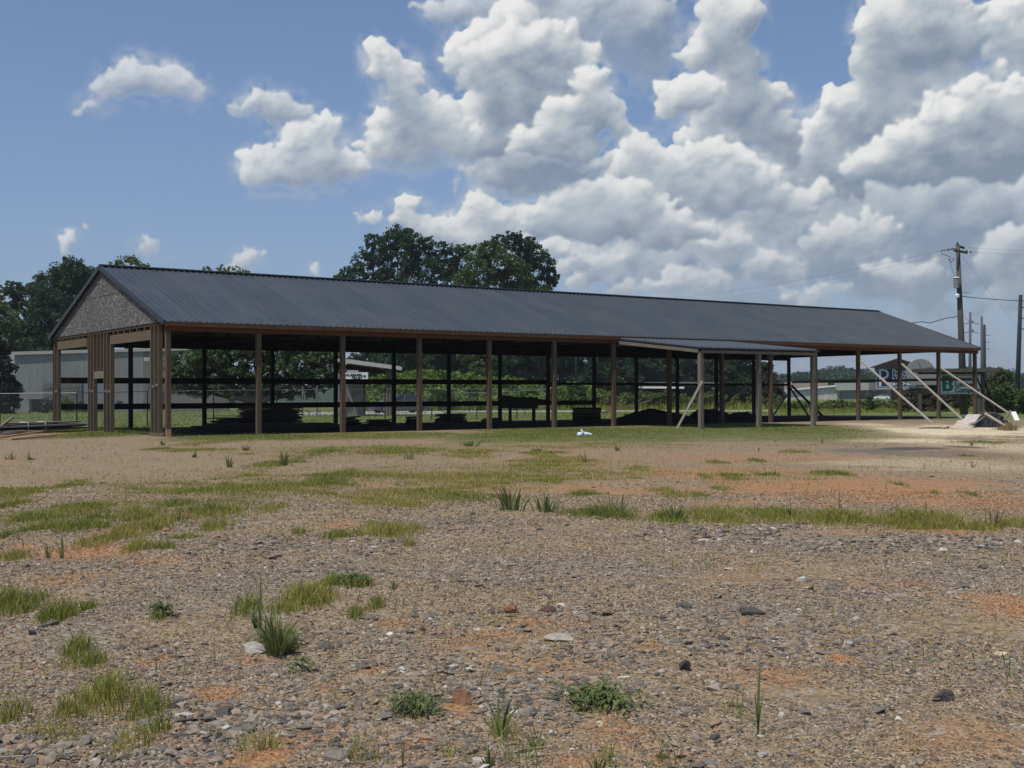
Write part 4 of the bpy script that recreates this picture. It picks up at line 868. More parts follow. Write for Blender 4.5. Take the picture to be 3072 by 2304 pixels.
for a in [(2830, 2098, 80, 44, (.070, .064, .062), 'black speckled asphalt chunk in the right foreground, biggest dark stone'),
          (2266, 1850, 82, 26, (.075, .070, .062), 'flat dark asphalt slab behind the clay hollow'),
          (1635, 1829, 60, 22, (.10, .062, .048), 'long dark brown stone next to the reddish one'),
          (1538, 1834, 48, 30, (.24, .12, .072), 'reddish brown rounded clod beside the long dark stone'),
          (1681, 1910, 88, 24, (.34, .31, .26), 'pale pebbly concrete lump in the centre'),
          (1385, 2105, 74, 50, (.20, .110, .066), 'rusty orange rock next to the leafy weed mat'),
          (766, 1944, 104, 34, (.33, .31, .265), 'broken concrete slab leaning under the tall grass clump'),
          (2054, 2000, 40, 36, (.060, .054, .052), 'black angular stone right of centre, in front of the flat slab'),
          (1498, 1993, 58, 16, (.13, .13, .125), 'thin long slate piece in the centre foreground'),
          (671, 2150, 44, 34, (.095, .085, .082), 'rough dark stone in the left foreground chips'),
          (583, 2196, 42, 24, (.25, .24, .235), 'smooth light grey stone among the left foreground chips'),
          (95, 1912, 30, 20, (.050, .048, .055), 'small black stone near the left edge'),
          (817, 1681, 26, 16, (.09, .06, .052), 'dark brown stone on the pale gravel at left'),
          (2696, 2160, 22, 18, (.62, .57, .48), 'white blocky stone in front of the black asphalt chunk'),
          (3003, 1954, 42, 16, (.50, .44, .30), 'pair sized pale yellow stone near the right edge'),
          (1797, 2156, 24, 16, (.58, .52, .38), 'cream pebble below the sprawling weed mat'),
          (2405, 1735, 26, 20, (.60, .57, .52), 'white stone on the right gravel, the middle one of the white ones'),
          (2257, 1652, 18, 13, (.62, .59, .54), 'small white stone just below the grassy strip'),
          (2187, 1700, 38, 10, (.50, .38, .24), 'flat tan stone below the small white stone'),
          (910, 1998, 36, 13, (.60, .55, .38), 'flat pale yellow stone right of the concrete slab'),
          (1168, 1893, 20, 15, (.66, .64, .60), 'white round pebble left of centre'),
          (800, 1712, 18, 11, (.52, .46, .32), 'small yellowish stone behind the tall grass blade')]:
    rock(*a)

# ---------------------------------------------------------------- the pole barn
W_, H_E, H_R, NB = 12.29, 3.635, 5.85, 14
FX = [float(PL(x, 1180, 1, 0)[0]) for x in [496, 775.5, 1028, 1258, 1467.7, 1662.5, 1840.6, 2007.6, 2165.6, 2312, 2446, 2575, 2699.5, 2816, 2925]]
RX = [float(PL(x, 1180, 1, W_)[0]) for x in [155, 392, 613, 817, 1007, 1181.6, 1346, 1499.6, 1643.7, 1782, 1909, 2032, 2149, 2261, 2367]]
FX[0] = 0.0; RX[0] = 0.0; X1 = FX[-1]
barn = thing('pole_barn', (0, 0, 0), 'long open pole barn with charcoal metal gable roof and wooden posts', 'barn')
slope = (H_R-H_E)/(W_/2)
OV = .16; OVX = .18
def rz_(y): return H_E+slope*min(y, W_-y)
# roof sheet with raised ribs, both slopes
def roof_sheet(x0, x1, ya, za, yb, zb, pitch=.2286, rib=.040, n=1):
    k = int(round((x1-x0)/pitch)); xs = []; zs = []
    for i in range(k):
        s0 = x0+i*pitch
        xs += [s0, s0+.018, s0+.044, s0+.062]; zs += [0, rib, rib, 0]
    xs.append(x1); zs.append(0); xs = np.array(xs); zs = np.array(zs); m = len(xs)
    ny = 2; V = []
    for (y, z) in ((ya, za), (yb, zb)):
        V.append(np.stack([xs, np.full(m, y), z+zs], 1))
    for (y, z) in ((ya, za), (yb, zb)):
        V.append(np.stack([xs, np.full(m, y), z-.012+0*zs], 1))
    V = np.vstack(V); j = np.arange(m-1)
    top = np.stack([j, j+1, m+j+1, m+j], 1); bot = np.stack([2*m+j, 3*m+j, 3*m+j+1, 2*m+j+1], 1)
    ea = np.stack([j+1, j, 2*m+j, 2*m+j+1], 1); eb = np.stack([m+j, m+j+1, 3*m+j+1, 3*m+j], 1)
    return V, np.vstack([top, bot, ea, eb])
zr = H_R+.0
ya, za = -OV-.06, H_E-slope*(OV+.06)+.03
V1, Q1 = roof_sheet(-OVX, X1+OVX, ya, za, W_/2, zr+.03); V2, Q2 = roof_sheet(-OVX, X1+OVX, W_+OV+.06, za, W_/2, zr+.03)
roof = mesh_obj('roof', np.vstack([V1, V2]), [np.vstack([Q1, Q2+len(V1)])], M['roof_metal'], barn)
m = MB()
m.prism([(-OVX+.03, ya+.05, za-.020+slope*.05), (X1+OVX-.03, ya+.05, za-.020+slope*.05), (X1+OVX-.03, W_/2-.01, zr+.005), (-OVX+.03, W_/2-.01, zr+.005)], (0, 0, -.006))
m.prism([(-OVX+.03, W_-ya-.05, za-.020+slope*.05), (-OVX+.03, W_/2+.01, zr+.005), (X1+OVX-.03, W_/2+.01, zr+.005), (X1+OVX-.03, W_-ya-.05, za-.020+slope*.05)], (0, 0, -.006))
setp(m.build('shade_sheet', M['black_film']), roof)  # black sheets added under the roof to deepen the shade there
m = MB()
for s in (-1, 1):
    m.bar((-OVX-.01, W_/2+s*.11, zr+.03-slope*.11+.032), (X1+OVX+.01, W_/2+s*.11, zr+.03-slope*.11+.032), .26, .012, (0, s*slope*-1 if False else 0, 1))
m.tube([(-OVX-.01, W_/2, zr+.055), (X1+OVX+.01, W_/2, zr+.055)], .035, 6)
k = 0.0
while k < X1:      # closure teeth under the cap
    m.box(k, k+.10, W_/2-.26, W_/2-.20, zr-slope*.26-.005, zr-slope*.26+.07); k += .2286
setp(m.build('ridge_cap', M['trim_metal']), roof)
for xx, yy in ((-OVX, 1), (X1+OVX, 1)):
    m = MB()
    for (y0, y1) in ((ya, W_/2), (W_+OV+.06, W_/2)):
        m.bar((xx, y0, za-.03), (xx, y1, zr-.03), .05, .15)
    setp(m.build('rake_trim', M['trim_metal']), roof)
# gable board of weathered sheathing with its seam
zb = H_E-.06
m = MB(); m.prism([(-.07, -.05, zb), (-.07, W_+.1, zb), (-.07, W_+.1, H_E-.0), (-.07, W_/2, H_R-.02), (-.07, -.05, H_E-.0)], (.02, 0, 0))
gb = m.build('gable_board', M['osb'], barn)
m = MB(); m.box(-.074, -.0705, 2.9, 8.9, zb+1.22, zb+1.232); m.box(-.074, -.0705, 6.1, 6.112, zb+1.232, H_R-.12)
m.box(-.074, -.0705, 3.66, 3.668, zb+.02, zb+1.22); m.box(-.074, -.0705, 8.55, 8.558, zb+.02, zb+1.22); m.box(-.080, -.0705, -.02, W_+.05, zb-.02, zb+.02)
setp(m.build('seam', M['inner_wood']), gb)
m = MB(); m.prism([(X1+.05, .4, H_E+.1), (X1+.05, W_-.4, H_E+.1), (X1+.05, W_/2, H_R-.12)], (.02, 0, 0)); m.build('far_gable_board', M['dark_wood'], barn)
# posts
def post(x, y, mat, h=None, w=.15):
    o = MB().box(-w/2, w/2, -w/2, w/2, -.3, (h or H_E-.03)).build('post', mat, barn); o.location = (x, y, 0); return o
P0 = post(FX[0]+.02, 0, M['post_wood'])
for x in FX[1:]:
    c = P0.copy(); COL.objects.link(c); c.parent = barn; c.location = (x, 0, 0); c.rotation_euler.z = random.uniform(-.02, .02)
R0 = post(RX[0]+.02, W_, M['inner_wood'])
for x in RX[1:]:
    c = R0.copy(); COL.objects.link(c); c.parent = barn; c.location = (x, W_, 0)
# eave header (two planks deep) and fascia boards, front and rear
def run_boards(name, y, z0, z1, th, mat, xs):
    for a, b in zip(xs[:-1], xs[1:]):
        MB().box(a+.004, b-.004, y-th/2, y+th/2, z0+random.uniform(-.006, .006), z1).build(name, mat, barn)
xs = [-.1]+[FX[i]+.6 for i in (2, 4, 6, 8, 10, 12)]+[X1+.12]
run_boards('header', -.105, H_E-.34, H_E-.155, .045, M['header_wood'], xs)
xs = [-.16]+[FX[i]-.9 for i in (2, 3, 4, 5, 6, 7, 8, 9, 11, 12, 13)]+[X1+.16]
run_boards('fascia', -OV-.02, H_E-.185, H_E-.045, .035, M['fascia_wood'], xs)
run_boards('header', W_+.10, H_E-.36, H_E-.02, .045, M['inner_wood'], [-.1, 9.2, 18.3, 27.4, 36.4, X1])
# rear rails
def rail(x0, x1, y, z, h, mat=None): MB().box(x0, x1, y-.025, y+.025, z-h/2, z+h/2).build('girt', mat or M['inner_wood'], barn)
for a, b in ((0, 9.2), (9.2, 18.35), (18.35, 24.4)):
    rail(a+.01, b-.01, W_-.10, 1.93, .235)
for a, b in ((0, 9.2), (9.2, 18.35), (18.35, 27.4)):
    rail(a+.01, b-.01, W_-.10, .885, .235)
rail(24.42, 33.4, W_-.10, 1.86, .13); rail(33.42, 42.4, W_-.10, 1.84, .13)
MB().box(X1-.12, X1-.08, .1, W_-.15, 1.93, 2.07).build('girt', M['grey_wood'], barn)
# underside: trusses and purlins
for i in range(NB+1):
    x = (FX[i]+RX[i])/2+.10; m = MB()
    if i in (0,): x = .16
    if i == NB: x = X1-.14
    m.bar((x, -.05, H_E-.12), (x, W_+.05, H_E-.12), .04, .14)
    for s in (0, 1):
        y0, y1 = (-.1, W_/2) if not s else (W_+.1, W_/2); m.bar((x, y0, H_E-.10), (x, y1, H_R-.14), .04, .14)
    for a, b in ((2.0, 4.1), (6.145, 4.1), (6.145, 8.2), (10.3, 8.2)):
        m.bar((x, a, H_E-.06) if abs(a-6.145) > .1 else (x, a, H_R-.2), (x, b, (H_E-.08 if abs(a-6.145) < .1 else rz_(b)-.16)), .04, .09)
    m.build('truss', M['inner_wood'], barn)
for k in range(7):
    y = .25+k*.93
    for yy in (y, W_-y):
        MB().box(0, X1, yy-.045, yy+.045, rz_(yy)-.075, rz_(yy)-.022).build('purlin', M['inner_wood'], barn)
# framed gable end: studs, jambs, openings, headers
SW = M['stud_wood']
def stud(y, z0=0.04, z1=None, w=.06, d=.14, mat=None, x=.0):
    MB().box(x-d/2, x+d/2, y-w/2, y+w/2, z0, z1 or zb-.02).build('stud', mat or SW, barn)
for y in (12.12, .98, .62): stud(y)
for y in (7.82, 7.55, 7.20, 6.02, 5.70): stud(y)
stud(11.72, z1=H_E-.52, w=.07); stud(5.32, z1=H_E-.56, w=.07); stud(11.86, z0=H_E-.22, w=.05)
stud(1.30, w=.07)
MB().box(-.06, .06, 8.0, 11.72, H_E-.52, H_E-.22).build('opening_header', SW, barn)
MB().box(-.06, .06, 1.34, 5.36, H_E-.56, H_E-.24).build('opening_header', SW, barn)
MB().box(-.06, .06, 6.05, 7.16, 1.92, 2.17).build('opening_header', M['grey_wood'], barn)
m_ = 0
for y in (8.5, 9.0, 9.4, 9.9, 10.4, 10.9, 11.3, 1.9, 2.6, 3.3, 3.9, 4.5, 5.0): stud(y, z0=H_E-.215 if y > 6 else H_E-.235, w=.045)
for y in (6.4, 6.78): stud(y, z0=2.18, w=.045)
MB().box(-.07, .07, .1, W_, zb-.06, zb-.022).build('top_plate', SW, barn)
for (a, b, z) in ((11.76, 12.09, 1.5), (7.24, 7.52, 1.47), (5.36, 5.67, 1.45), (.66, .95, 1.62), (1.01, 1.27, 1.58), (7.58, 7.79, 1.5), (5.73, 5.99, 1.47)):
    MB().box(-.045, .045, a, b, z-.04, z+.04).build('block', M['grey_wood'], barn)
MB().box(-.09, .07, 5.2, 7.95, .0, .035).build('sill_plate', SW, barn); MB().box(-.10, .10, .1, 1.4, -.02, .10).build('sill_plate', SW, barn)
MB().box(-.07, .07, -.14, -.078, .0, .22).build('block', M['tan_wood'], barn)
# lean-to roof on the front
LY = -5.6
lp = [PL(px, 1280, 1, LY) for px in (2103, 2277, 2440)]
lx0, lx1 = float(lp[0][0]), float(lp[2][0])
for p in lp:
    o = MB().box(-.075, .075, -.075, .075, -.3, 2.79).build('lean_to_post', M['grey_wood'], barn); o.location = (float(p[0]), LY, 0)
V, Q = roof_sheet(0, 6.6, 0, 0, 1, 0)  # unit sheet, warped to the lean-to's skewed plan
bl, br = 18.45, 24.75
def lt(v):
    u_ = v[:, 0]/6.6; w_ = v[:, 1]
    x = (lx0-.12+(lx1+.30-lx0)*u_)*(1-w_)+(bl+(br-bl)*u_)*w_; y = (LY-.15)*(1-w_)+(-.26)*w_; z = 2.93*(1-w_)+(H_E-.15)*w_+v[:, 2]
    return np.stack([x, y, z], 1)
M['lean_metal'] = plain('sky_lightened_roof_metal', (.080, .092, .108), .12, .45, .45)  # same metal as the main roof, sky light put into a paler colour
ltr = mesh_obj('lean_to_roof', lt(V), [Q], M['lean_metal'], barn)
m = MB(); m.bar((lx0-.15, LY-.17, 2.905), (bl-.03, -.27, H_E-.19), .03, .05); m.bar((lx0-.15, LY-.19, 2.90), (lx1+.2, LY-.19, 2.90), .03, .05)
setp(m.build('edge_trim', M['trim_metal']), ltr)
MB().bar((lx0-.05, LY-.10, 2.78), (lx1+.1, LY-.10, 2.785), .045, .11).build('lean_to_beam', M['grey_wood'], barn)
MB().bar((lx0-.10, LY, 2.80), (bl-.05, -.24, H_E-.31), .045, .12).build('lean_to_beam', M['grey_wood'], barn)
MB().bar((lx1+.06, LY, 2.79), (br-.1, -.24, H_E-.32), .045, .16).build('lean_to_beam', M['inner_wood'], barn)
for k in range(1, 9):
    f_ = k/9; MB().bar((lx0+(lx1-lx0)*f_, LY, 2.80), (bl+(br-bl)*f_, -.24, H_E-.30), .04, .12).build('rafter', M['inner_wood'], barn)
MB().box(bl-.1, br+.1, -.25, -.205, H_E-.45, H_E-.20).build('ledger', M['trim_metal'], barn)
MB().bar((br+2.1, -.3, H_E-.80), (br+2.5, -.5, H_E-.62), .09, .09).build('stub', M['inner_wood'], barn)
# braces nailed to the posts
def brace(p, q, mat, w=.045, h=.14, label=None):
    o = MB().bar(p, q, w, h).build('brace', mat, barn)
    if label: o['label'] = label
brace((FX[11]+.02, -.1, 2.85), (32.7, -4.5, -.03), M['pale_wood'], .115, .05); brace((FX[12]+.02, -.1, 2.72), (36.3, -3.7, -.03), M['pale_wood'], .115, .05)
brace((FX[13]+.05, -.1, 2.55), (39.5, -4.5, -.03), M['pale_wood'], .115, .05)
brace((X1-.1, -.02, 2.4), (X1+1.3, -.1, .3), M['inner_wood'], .05, .09)
rb = lambda a, za_, b: brace((PL(a[0], a[1], 1, W_+.12)[0], W_+.12, PL(a[0], a[1], 1, W_+.12)[2]), tuple(G(*b)[:2])+(0,), M['grey_wood'], .05, .11)
brace(tuple(PL(1999, 1190, 1, W_+.1)), (28.5, W_+2.6, 0), M['grey_wood'], .05, .1)
brace(tuple(PL(2240, 1155, 1, W_-.2)), tuple(PL(2120, 1245, 1, W_-2.8)), M['grey_wood'], .05, .13)
brace(tuple(PL(2364, 1180, 1, W_-.05)), tuple(PL(2318, 1249, 1, W_-1.5)), M['grey_wood'], .05, .10)
brace(tuple(PL(2372, 1165, 1, W_-.12)), tuple(PL(2428, 1252, 1, W_-2.2)), M['inner_wood'], .05, .10)
brace((X1-.1, W_-.1, 1.8), (X1-.2, W_-2.5, .0), M['inner_wood'])
# loose leaning board by the lean-to corner
p, q = PL(2108, 1142, 1, LY+.12), G(2030, 1287)
p = PL(2107, 1143, 1, LY-.12)
o = MB().bar(p, q, .05, .08).build('leaning_board', M['pale_wood']); tag(o, 'sun bleached pole leaning against the left lean-to post', 'board')
q2 = PL(1840, 1180, 1, 0)

# ---------------------------------------------------------------- lumber and clutter under the roof
def board_stack(px0, px1, t, z1, rows, label, depth_m=1.2, mat='dark_wood', yoff=0, seed=1, name='lumber_stack', ragged=.5):
    r = random.Random(seed); a = base(px0, t); b = base(px1, t); L = np.linalg.norm(b-a); d = (b-a)/L; nrm = np.array([-d[1], d[0], 0])
    root = thing(name, (a+b)/2, label, 'lumber', 'stacked lumber stored in the barn'); n = max(1, int(z1/.05)); 
    for i in range(n):
        m = MB(); k = 0
        while k < rows:
            e0 = r.uniform(0, ragged)*(.3+i/n); e1 = r.uniform(0, ragged)*(.3+i/n); w = depth_m/rows
            p_ = a+d*e0+nrm*(k*w); q_ = b-d*e1+nrm*(k*w); z = .03+i*.05
            m.bar(p_+(0, 0, z), q_+(0, 0, z+r.uniform(-.01, .02)), w*.9, .038); k += 1
        setp(m.build('plank_layer', M[mat], root), root)
    return root
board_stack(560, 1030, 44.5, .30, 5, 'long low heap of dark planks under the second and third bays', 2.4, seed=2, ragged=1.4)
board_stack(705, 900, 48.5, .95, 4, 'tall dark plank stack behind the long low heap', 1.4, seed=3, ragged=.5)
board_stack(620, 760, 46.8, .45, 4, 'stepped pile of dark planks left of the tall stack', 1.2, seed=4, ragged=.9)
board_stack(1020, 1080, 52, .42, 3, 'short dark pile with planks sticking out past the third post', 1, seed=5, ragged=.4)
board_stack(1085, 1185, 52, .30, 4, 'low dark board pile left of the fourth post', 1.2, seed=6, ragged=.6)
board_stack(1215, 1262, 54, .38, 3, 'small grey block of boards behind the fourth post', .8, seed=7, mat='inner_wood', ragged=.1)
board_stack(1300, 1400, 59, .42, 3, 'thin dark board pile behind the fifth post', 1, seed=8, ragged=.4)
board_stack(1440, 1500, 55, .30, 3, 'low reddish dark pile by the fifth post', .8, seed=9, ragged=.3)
# strapped bundle
a = base(1719, 56.5); b = base(1802, 56.5); d_ = unit(b-a); root = thing('banded_bundle', (a+b)/2, 'square banded bundle of grey boards standing in mid barn', 'lumber', 'stacked lumber stored in the barn')
for i in range(6):
    m = MB()
    off = random.uniform(-.04, .04)
    for k in range(4): m.bar(a+d_*off+np.array([-d_[1], d_[0], 0])*k*.25+(0, 0, .06+i*.115), b+d_*off+np.array([-d_[1], d_[0], 0])*k*.25+(0, 0, .06+i*.115), .24, .10)
    setp(m.build('plank_layer', M['inner_wood'] if i % 2 else M['dark_wood'], root), root)
# trailer-like box table
a = base(1507, 54.5); b = base(1612, 54.5); d_ = unit(b-a); nn = np.array([-d_[1], d_[0], 0]); root = thing('wooden_hopper', (a+b)/2, 'dark wooden box on legs heaped with boards inside the barn', 'bin')
m = MB(); 
for s in (0, 1.1): m.bar(a+nn*s+(0, 0, .95), b+nn*s+(0, 0, .92), .05, .5)
m.bar(a+(0, 0, .95), a+nn*1.1+(0, 0, .95), .05, .5); m.bar(b+(0, 0, .95), b+nn*1.1+(0, 0, .95), .05, .5); m.bar(a+nn*.55+(0, 0, .72), b+nn*.55+(0, 0, .72), 1.1, .04)
setp(m.build('box', M['dark_wood'], root), root)
for s in (0, 1.05):
    for f_ in (.22, .9): 
        c = a*(1-f_)+b*f_+nn*s; setp(MB().bar(c, c+(0, 0, .8), .1, .1).build('leg', M['dark_wood'], root), root)
m = MB()
for k in range(6): m.bar(a+nn*(.15*k+.1)+(0, 0, 1.18+.02*k), b+nn*(.15*k+.1)+d_*(.5+.07*k)+(0, 0, 1.05-.03*k), .12, .03)
setp(m.build('heaped_boards', M['dark_wood'], root), root)
# dark soil mounds under the far bays
def mound(px, t, rx, ry, h, label, mat='soil'):
    c = base(px, t); n = 28; V = []; Q = []
    for i in range(n+1):
        for j in range(n+1):
            u_ = i/n*2-1; v_ = j/n*2-1; q = max(0, 1-u_*u_)*max(0, 1-v_*v_)
            z = h*q*(.7+.6*float(vnoise(np.array([u_*2+px]), np.array([v_*2.0]), 1.6, 3)[0])); V.append((u_*rx, v_*ry, z-.02))
    Q = [(i*(n+1)+j, (i+1)*(n+1)+j, (i+1)*(n+1)+j+1, i*(n+1)+j+1) for i in range(n) for j in range(n)]
    o = mesh_obj('soil_mound', V, [np.array(Q)], M[mat]); o.location = c; tag(o, label, 'mound', 'dark heaps under the far bays')
M['soil'] = plain('dark_heaped_soil', (.030, .025, .022), .4, .95, .1, sc=3)
mound(1960, 55, 2.6, 1.2, .55, 'long dark heap behind the lean-to, left end of the heaps'); mound(2130, 56.5, 1.5, 1.0, .60, 'rounded dark heap between two barn posts in the far bays')
mound(2225, 57.5, 1.1, .9, .45, 'small dark heap right of the rounded heap'); mound(2290, 57.5, 1.0, .8, .25, 'lowest dark heap, at the right end of the heaps')
board_stack(1870, 2010, 58, .38, 4, 'low boards lying on the heap behind the lean-to', 1.2, seed=12, mat='inner_wood')

# ---------------------------------------------------------------- yard lumber pile at the left
Lp = thing('board_bundle', G(120, 1300), 'strapped bundle of grey weathered boards lying beside the gable end', 'lumber')
a = base(-60, 41.0); b = base(262, 45.6); d_ = unit(b-a); nn = np.array([-d_[1], d_[0], 0])
for i in range(4):
    m = MB()
    for k in range(5):
        e = random.uniform(-.25, .25); m.bar(a+nn*k*.21+d_*e+(0, 0, .10+i*.085), b-d_*(.15*(3-i))*0+nn*k*.21+d_*random.uniform(-.5, .1)*(1 if i < 3 else 2)+(0, 0, .14+i*.075), .19, .045)
    setp(m.build('plank_layer', M['grey_wood'] if i != 1 else M['dark_wood'], Lp), Lp)
m = MB(); m.bar(a-nn*.05+(0, 0, .25), a+d_*5.2-nn*.05+(0, 0, .27), .5, .05); setp(m.build('dark_wrap', M['disc_grey'], Lp), Lp)
for k_ in (.40, .56):
    p = a*(1-k_)+b*k_; m = MB(); m.tube([p-nn*.13+(0, 0, .12), p-nn*.12+(0, 0, .37), p+nn*.10+(0, 0, .395), p+nn*.28+(0, 0, .385)], .014, 5)
    setp(m.build('strap', M['white_band'], Lp), Lp)
def loose(p, q, w, h, mat, label, name='loose_board'):
    o = MB().bar((0, 0, 0), np.array(q)-np.array(p), w, h).build(name, M[mat]); o.location = p
    tag(o, label, 'board', 'loose boards lying by the board bundle')
loose(G(-60, 1311)+(0, 0, .05), G(265, 1290)+(0, 0, .12), .14, .05, 'pale_wood', 'long pale tapering board pointing at the gable posts')
loose(G(-60, 1325)+(0, 0, .04), G(130, 1306)+(0, 0, .13), .09, .05, 'tan_wood', 'orange tan board, frontmost of the loose boards')
loose(G(30, 1321)+(0, 0, .03), G(163, 1312)+(0, 0, .05), .09, .05, 'tan_wood', 'short tan board ending below the pale one')
loose(G(-40, 1308)+(0, 0, .10), G(77, 1303)+(0, 0, .12), .12, .05, 'pale_wood', 'short pale board between bundle and tan boards')
loose(G(-30, 1311)+(0, 0, .08), G(40, 1300)+(0, 0, .58), .07, .06, 'grey_wood', 'short grey board propped up on the bundle')
loose(G(78, 1297)+(0, 0, .13), G(108, 1294)+(0, 0, .22), .30, .02, 'osb_tan', 'pinkish scrap of board in front of the bundle')

# white crumpled bottle on the lawn
c = G(1753, 1312); root = thing('plastic_bottle', c, 'crumpled clear blue plastic bottle and bag lying on the lawn', 'litter')
m = MB(); ax = np.array([CR[0], CR[1], 0]); s_ = 48/F_PX*depth(c)
prof = [(-.50, .03), (-.46, .085), (-.34, .10), (-.2, .075), (-.1, .06), (0, .085), (.12, .09), (.22, .06), (.34, .055), (.45, .04), (.52, .035), (.55, .01)]
r = random.Random(4); m.tube([c+ax*k*s_*.9+np.array([0, 0, .09+r.uniform(-.01, .01)]) for k, _ in prof], [q*s_*1.5 for _, q in prof], 9)
setp(m.build('bottle_body', M['bag'], root), root)
m = MB(); m.tube([c+ax*(-.30)*s_+np.array([-.03, -.05, .06]), c+ax*(-.12)*s_+np.array([0, -.06, .16])], [.05, .035], 7); setp(m.build('label_band', M['bottle'], root), root)
m = MB(); m.tube([c+ax*(-.17)*s_+np.array([0, 0, .17]), c+ax*(-.14)*s_+np.array([0, 0, .24])], [.03, .035], 7); setp(m.build('cap', M['white_paint'], root), root)

# ---------------------------------------------------------------- debris pile at the right
C0 = G(2930, 1282); C0[2] = 0
def dp(px, py, dz=0, t=None):      # point on the debris, by sight line at its distance
    return DP(px, py, t or depth(C0))
def sheet(name, pts, mat, th, label, cat='scrap', grp='debris heaped past the barn'):
    pts = [np.array(p, float) for p in pts]; c = np.mean(pts, axis=0); nrm = np.cross(pts[1]-pts[0], pts[2]-pts[0]); nrm /= np.linalg.norm(nrm)
    o = MB().prism([p-c for p in pts], nrm*th).build(name, mat); o.location = c; return tag(o, label, cat, grp)
tD = depth(C0)
sheet('strand_board_sheet', [dp(2882, 1268, t=tD-.3), dp(2902, 1243, t=tD+.3), dp(2942, 1243, t=tD+.35), dp(2922, 1272, t=tD-.35)], M['osb_pale'], .012, 'pale pinkish strand board sheet propped on top of the debris')
sheet('strand_board_sheet', [dp(2858, 1281, t=tD-.8), dp(2872, 1262, t=tD-.1), dp(2912, 1256, t=tD+.1), dp(2906, 1281, t=tD-.7)], M['osb_tan'], .012, 'tan strand board sheet in the middle of the debris')
sheet('strand_board_sheet', [dp(2852, 1284, t=tD-1.3), dp(2872, 1276, t=tD-.75), dp(2928, 1275, t=tD-.7), dp(2906, 1288, t=tD-1.5)], M['osb_tan'], .012, 'yellowish strand board sheet flat at the front of the debris')
sheet('curled_panel', [dp(2902, 1273, t=tD-.9), dp(2928, 1264, t=tD-.7), dp(2950, 1248, t=tD-.5), dp(2960, 1243, t=tD-.4), dp(2947, 1258, t=tD-.6), dp(2925, 1271, t=tD-.9)], M['grey_wood'], .015, 'curled grey panel edge rising over the black pile')
# black plastic covered heap
n = 22; V = []; r = np.random.default_rng(9)
for i in range(n+1):
    for j in range(n+1):
        u_ = i/n*2-1; v_ = j/n*2-1; q = (max(0, 1-abs(u_)**2.5)*max(0, 1-abs(v_)**2.5)); V.append((u_*.64, v_*.7, .50*q*(.9+.2*r.random())-.02))
o = mesh_obj('tarp_heap', V, [np.array([(i*(n+1)+j, (i+1)*(n+1)+j, (i+1)*(n+1)+j+1, i*(n+1)+j+1) for i in range(n) for j in range(n)])], M['black_film']); o.location = base(2974, tD+.6); o.rotation_euler.z = -YAW
tag(o, 'heap wrapped in black plastic film behind the strand boards', 'heap', 'debris heaped past the barn')
def stick(px0, py0, t0, px1, py1, t1, w, h, mat, label, name='scrap_board'):
    a_, b_ = DP(px0, py0, t0), DP(px1, py1, t1); o = MB().bar((0, 0, 0), b_-a_, w, h).build(name, M[mat]); o.location = a_; tag(o, label, 'board', 'scrap boards in and around the debris')
stick(2955, 1240, tD-.3, 3016, 1277, tD-1.6, .10, .04, 'pale_wood', 'short sloping board laid down across the black plastic heap')
stick(3040, 1236, tD+.4, 3051, 1262, tD-.1, .17, .04, 'white_paint', 'white painted board standing at the right end of the debris')
stick(3012, 1262, tD, 3032, 1232, tD+.6, .06, .04, 'grey_wood', 'thin stick leaning behind the white board')
stick(2758, 1286, tD-1.5, 2845, 1283, tD-1.2, .10, .07, 'grey_wood', 'grey timber lying flat left of the strand boards')
stick(2820, 1288, tD-2, 2846, 1280, tD-1.5, .08, .05, 'pale_wood', 'short pale offcut at the tip of the grey timber')
stick(2985, 1296, tD-3, 3065, 1300, tD-3.4, .08, .04, 'inner_wood', 'dark thin board flat on the sand right of the debris')
stick(2985, 1313, tD-5.5, 3040, 1316, tD-5.9, .10, .04, 'inner_wood', 'dark stained board half sunk in the sand')
stick(2968, 1238, tD+.5, 2998, 1246, tD+.6, .08, .05, 'grey_wood', 'grey scrap on top of the black plastic heap')
stick(2940, 1236+4, tD+.7, 2985, 1238, tD+1.2, .12, .03, 'grey_wood', 'wide grey scrap behind the top of the heap')
tuft(3030, 1292, 1256, 160, 50, 3, .9, 'dry straw coloured grass standing at the right end of the debris', name='dry_grass_clump', lean=.15)
tuft(3000, 1290, 1268, 60, 40, 3, .8, 'short dry grass against the front of the black heap', name='dry_grass_clump', lean=.2)

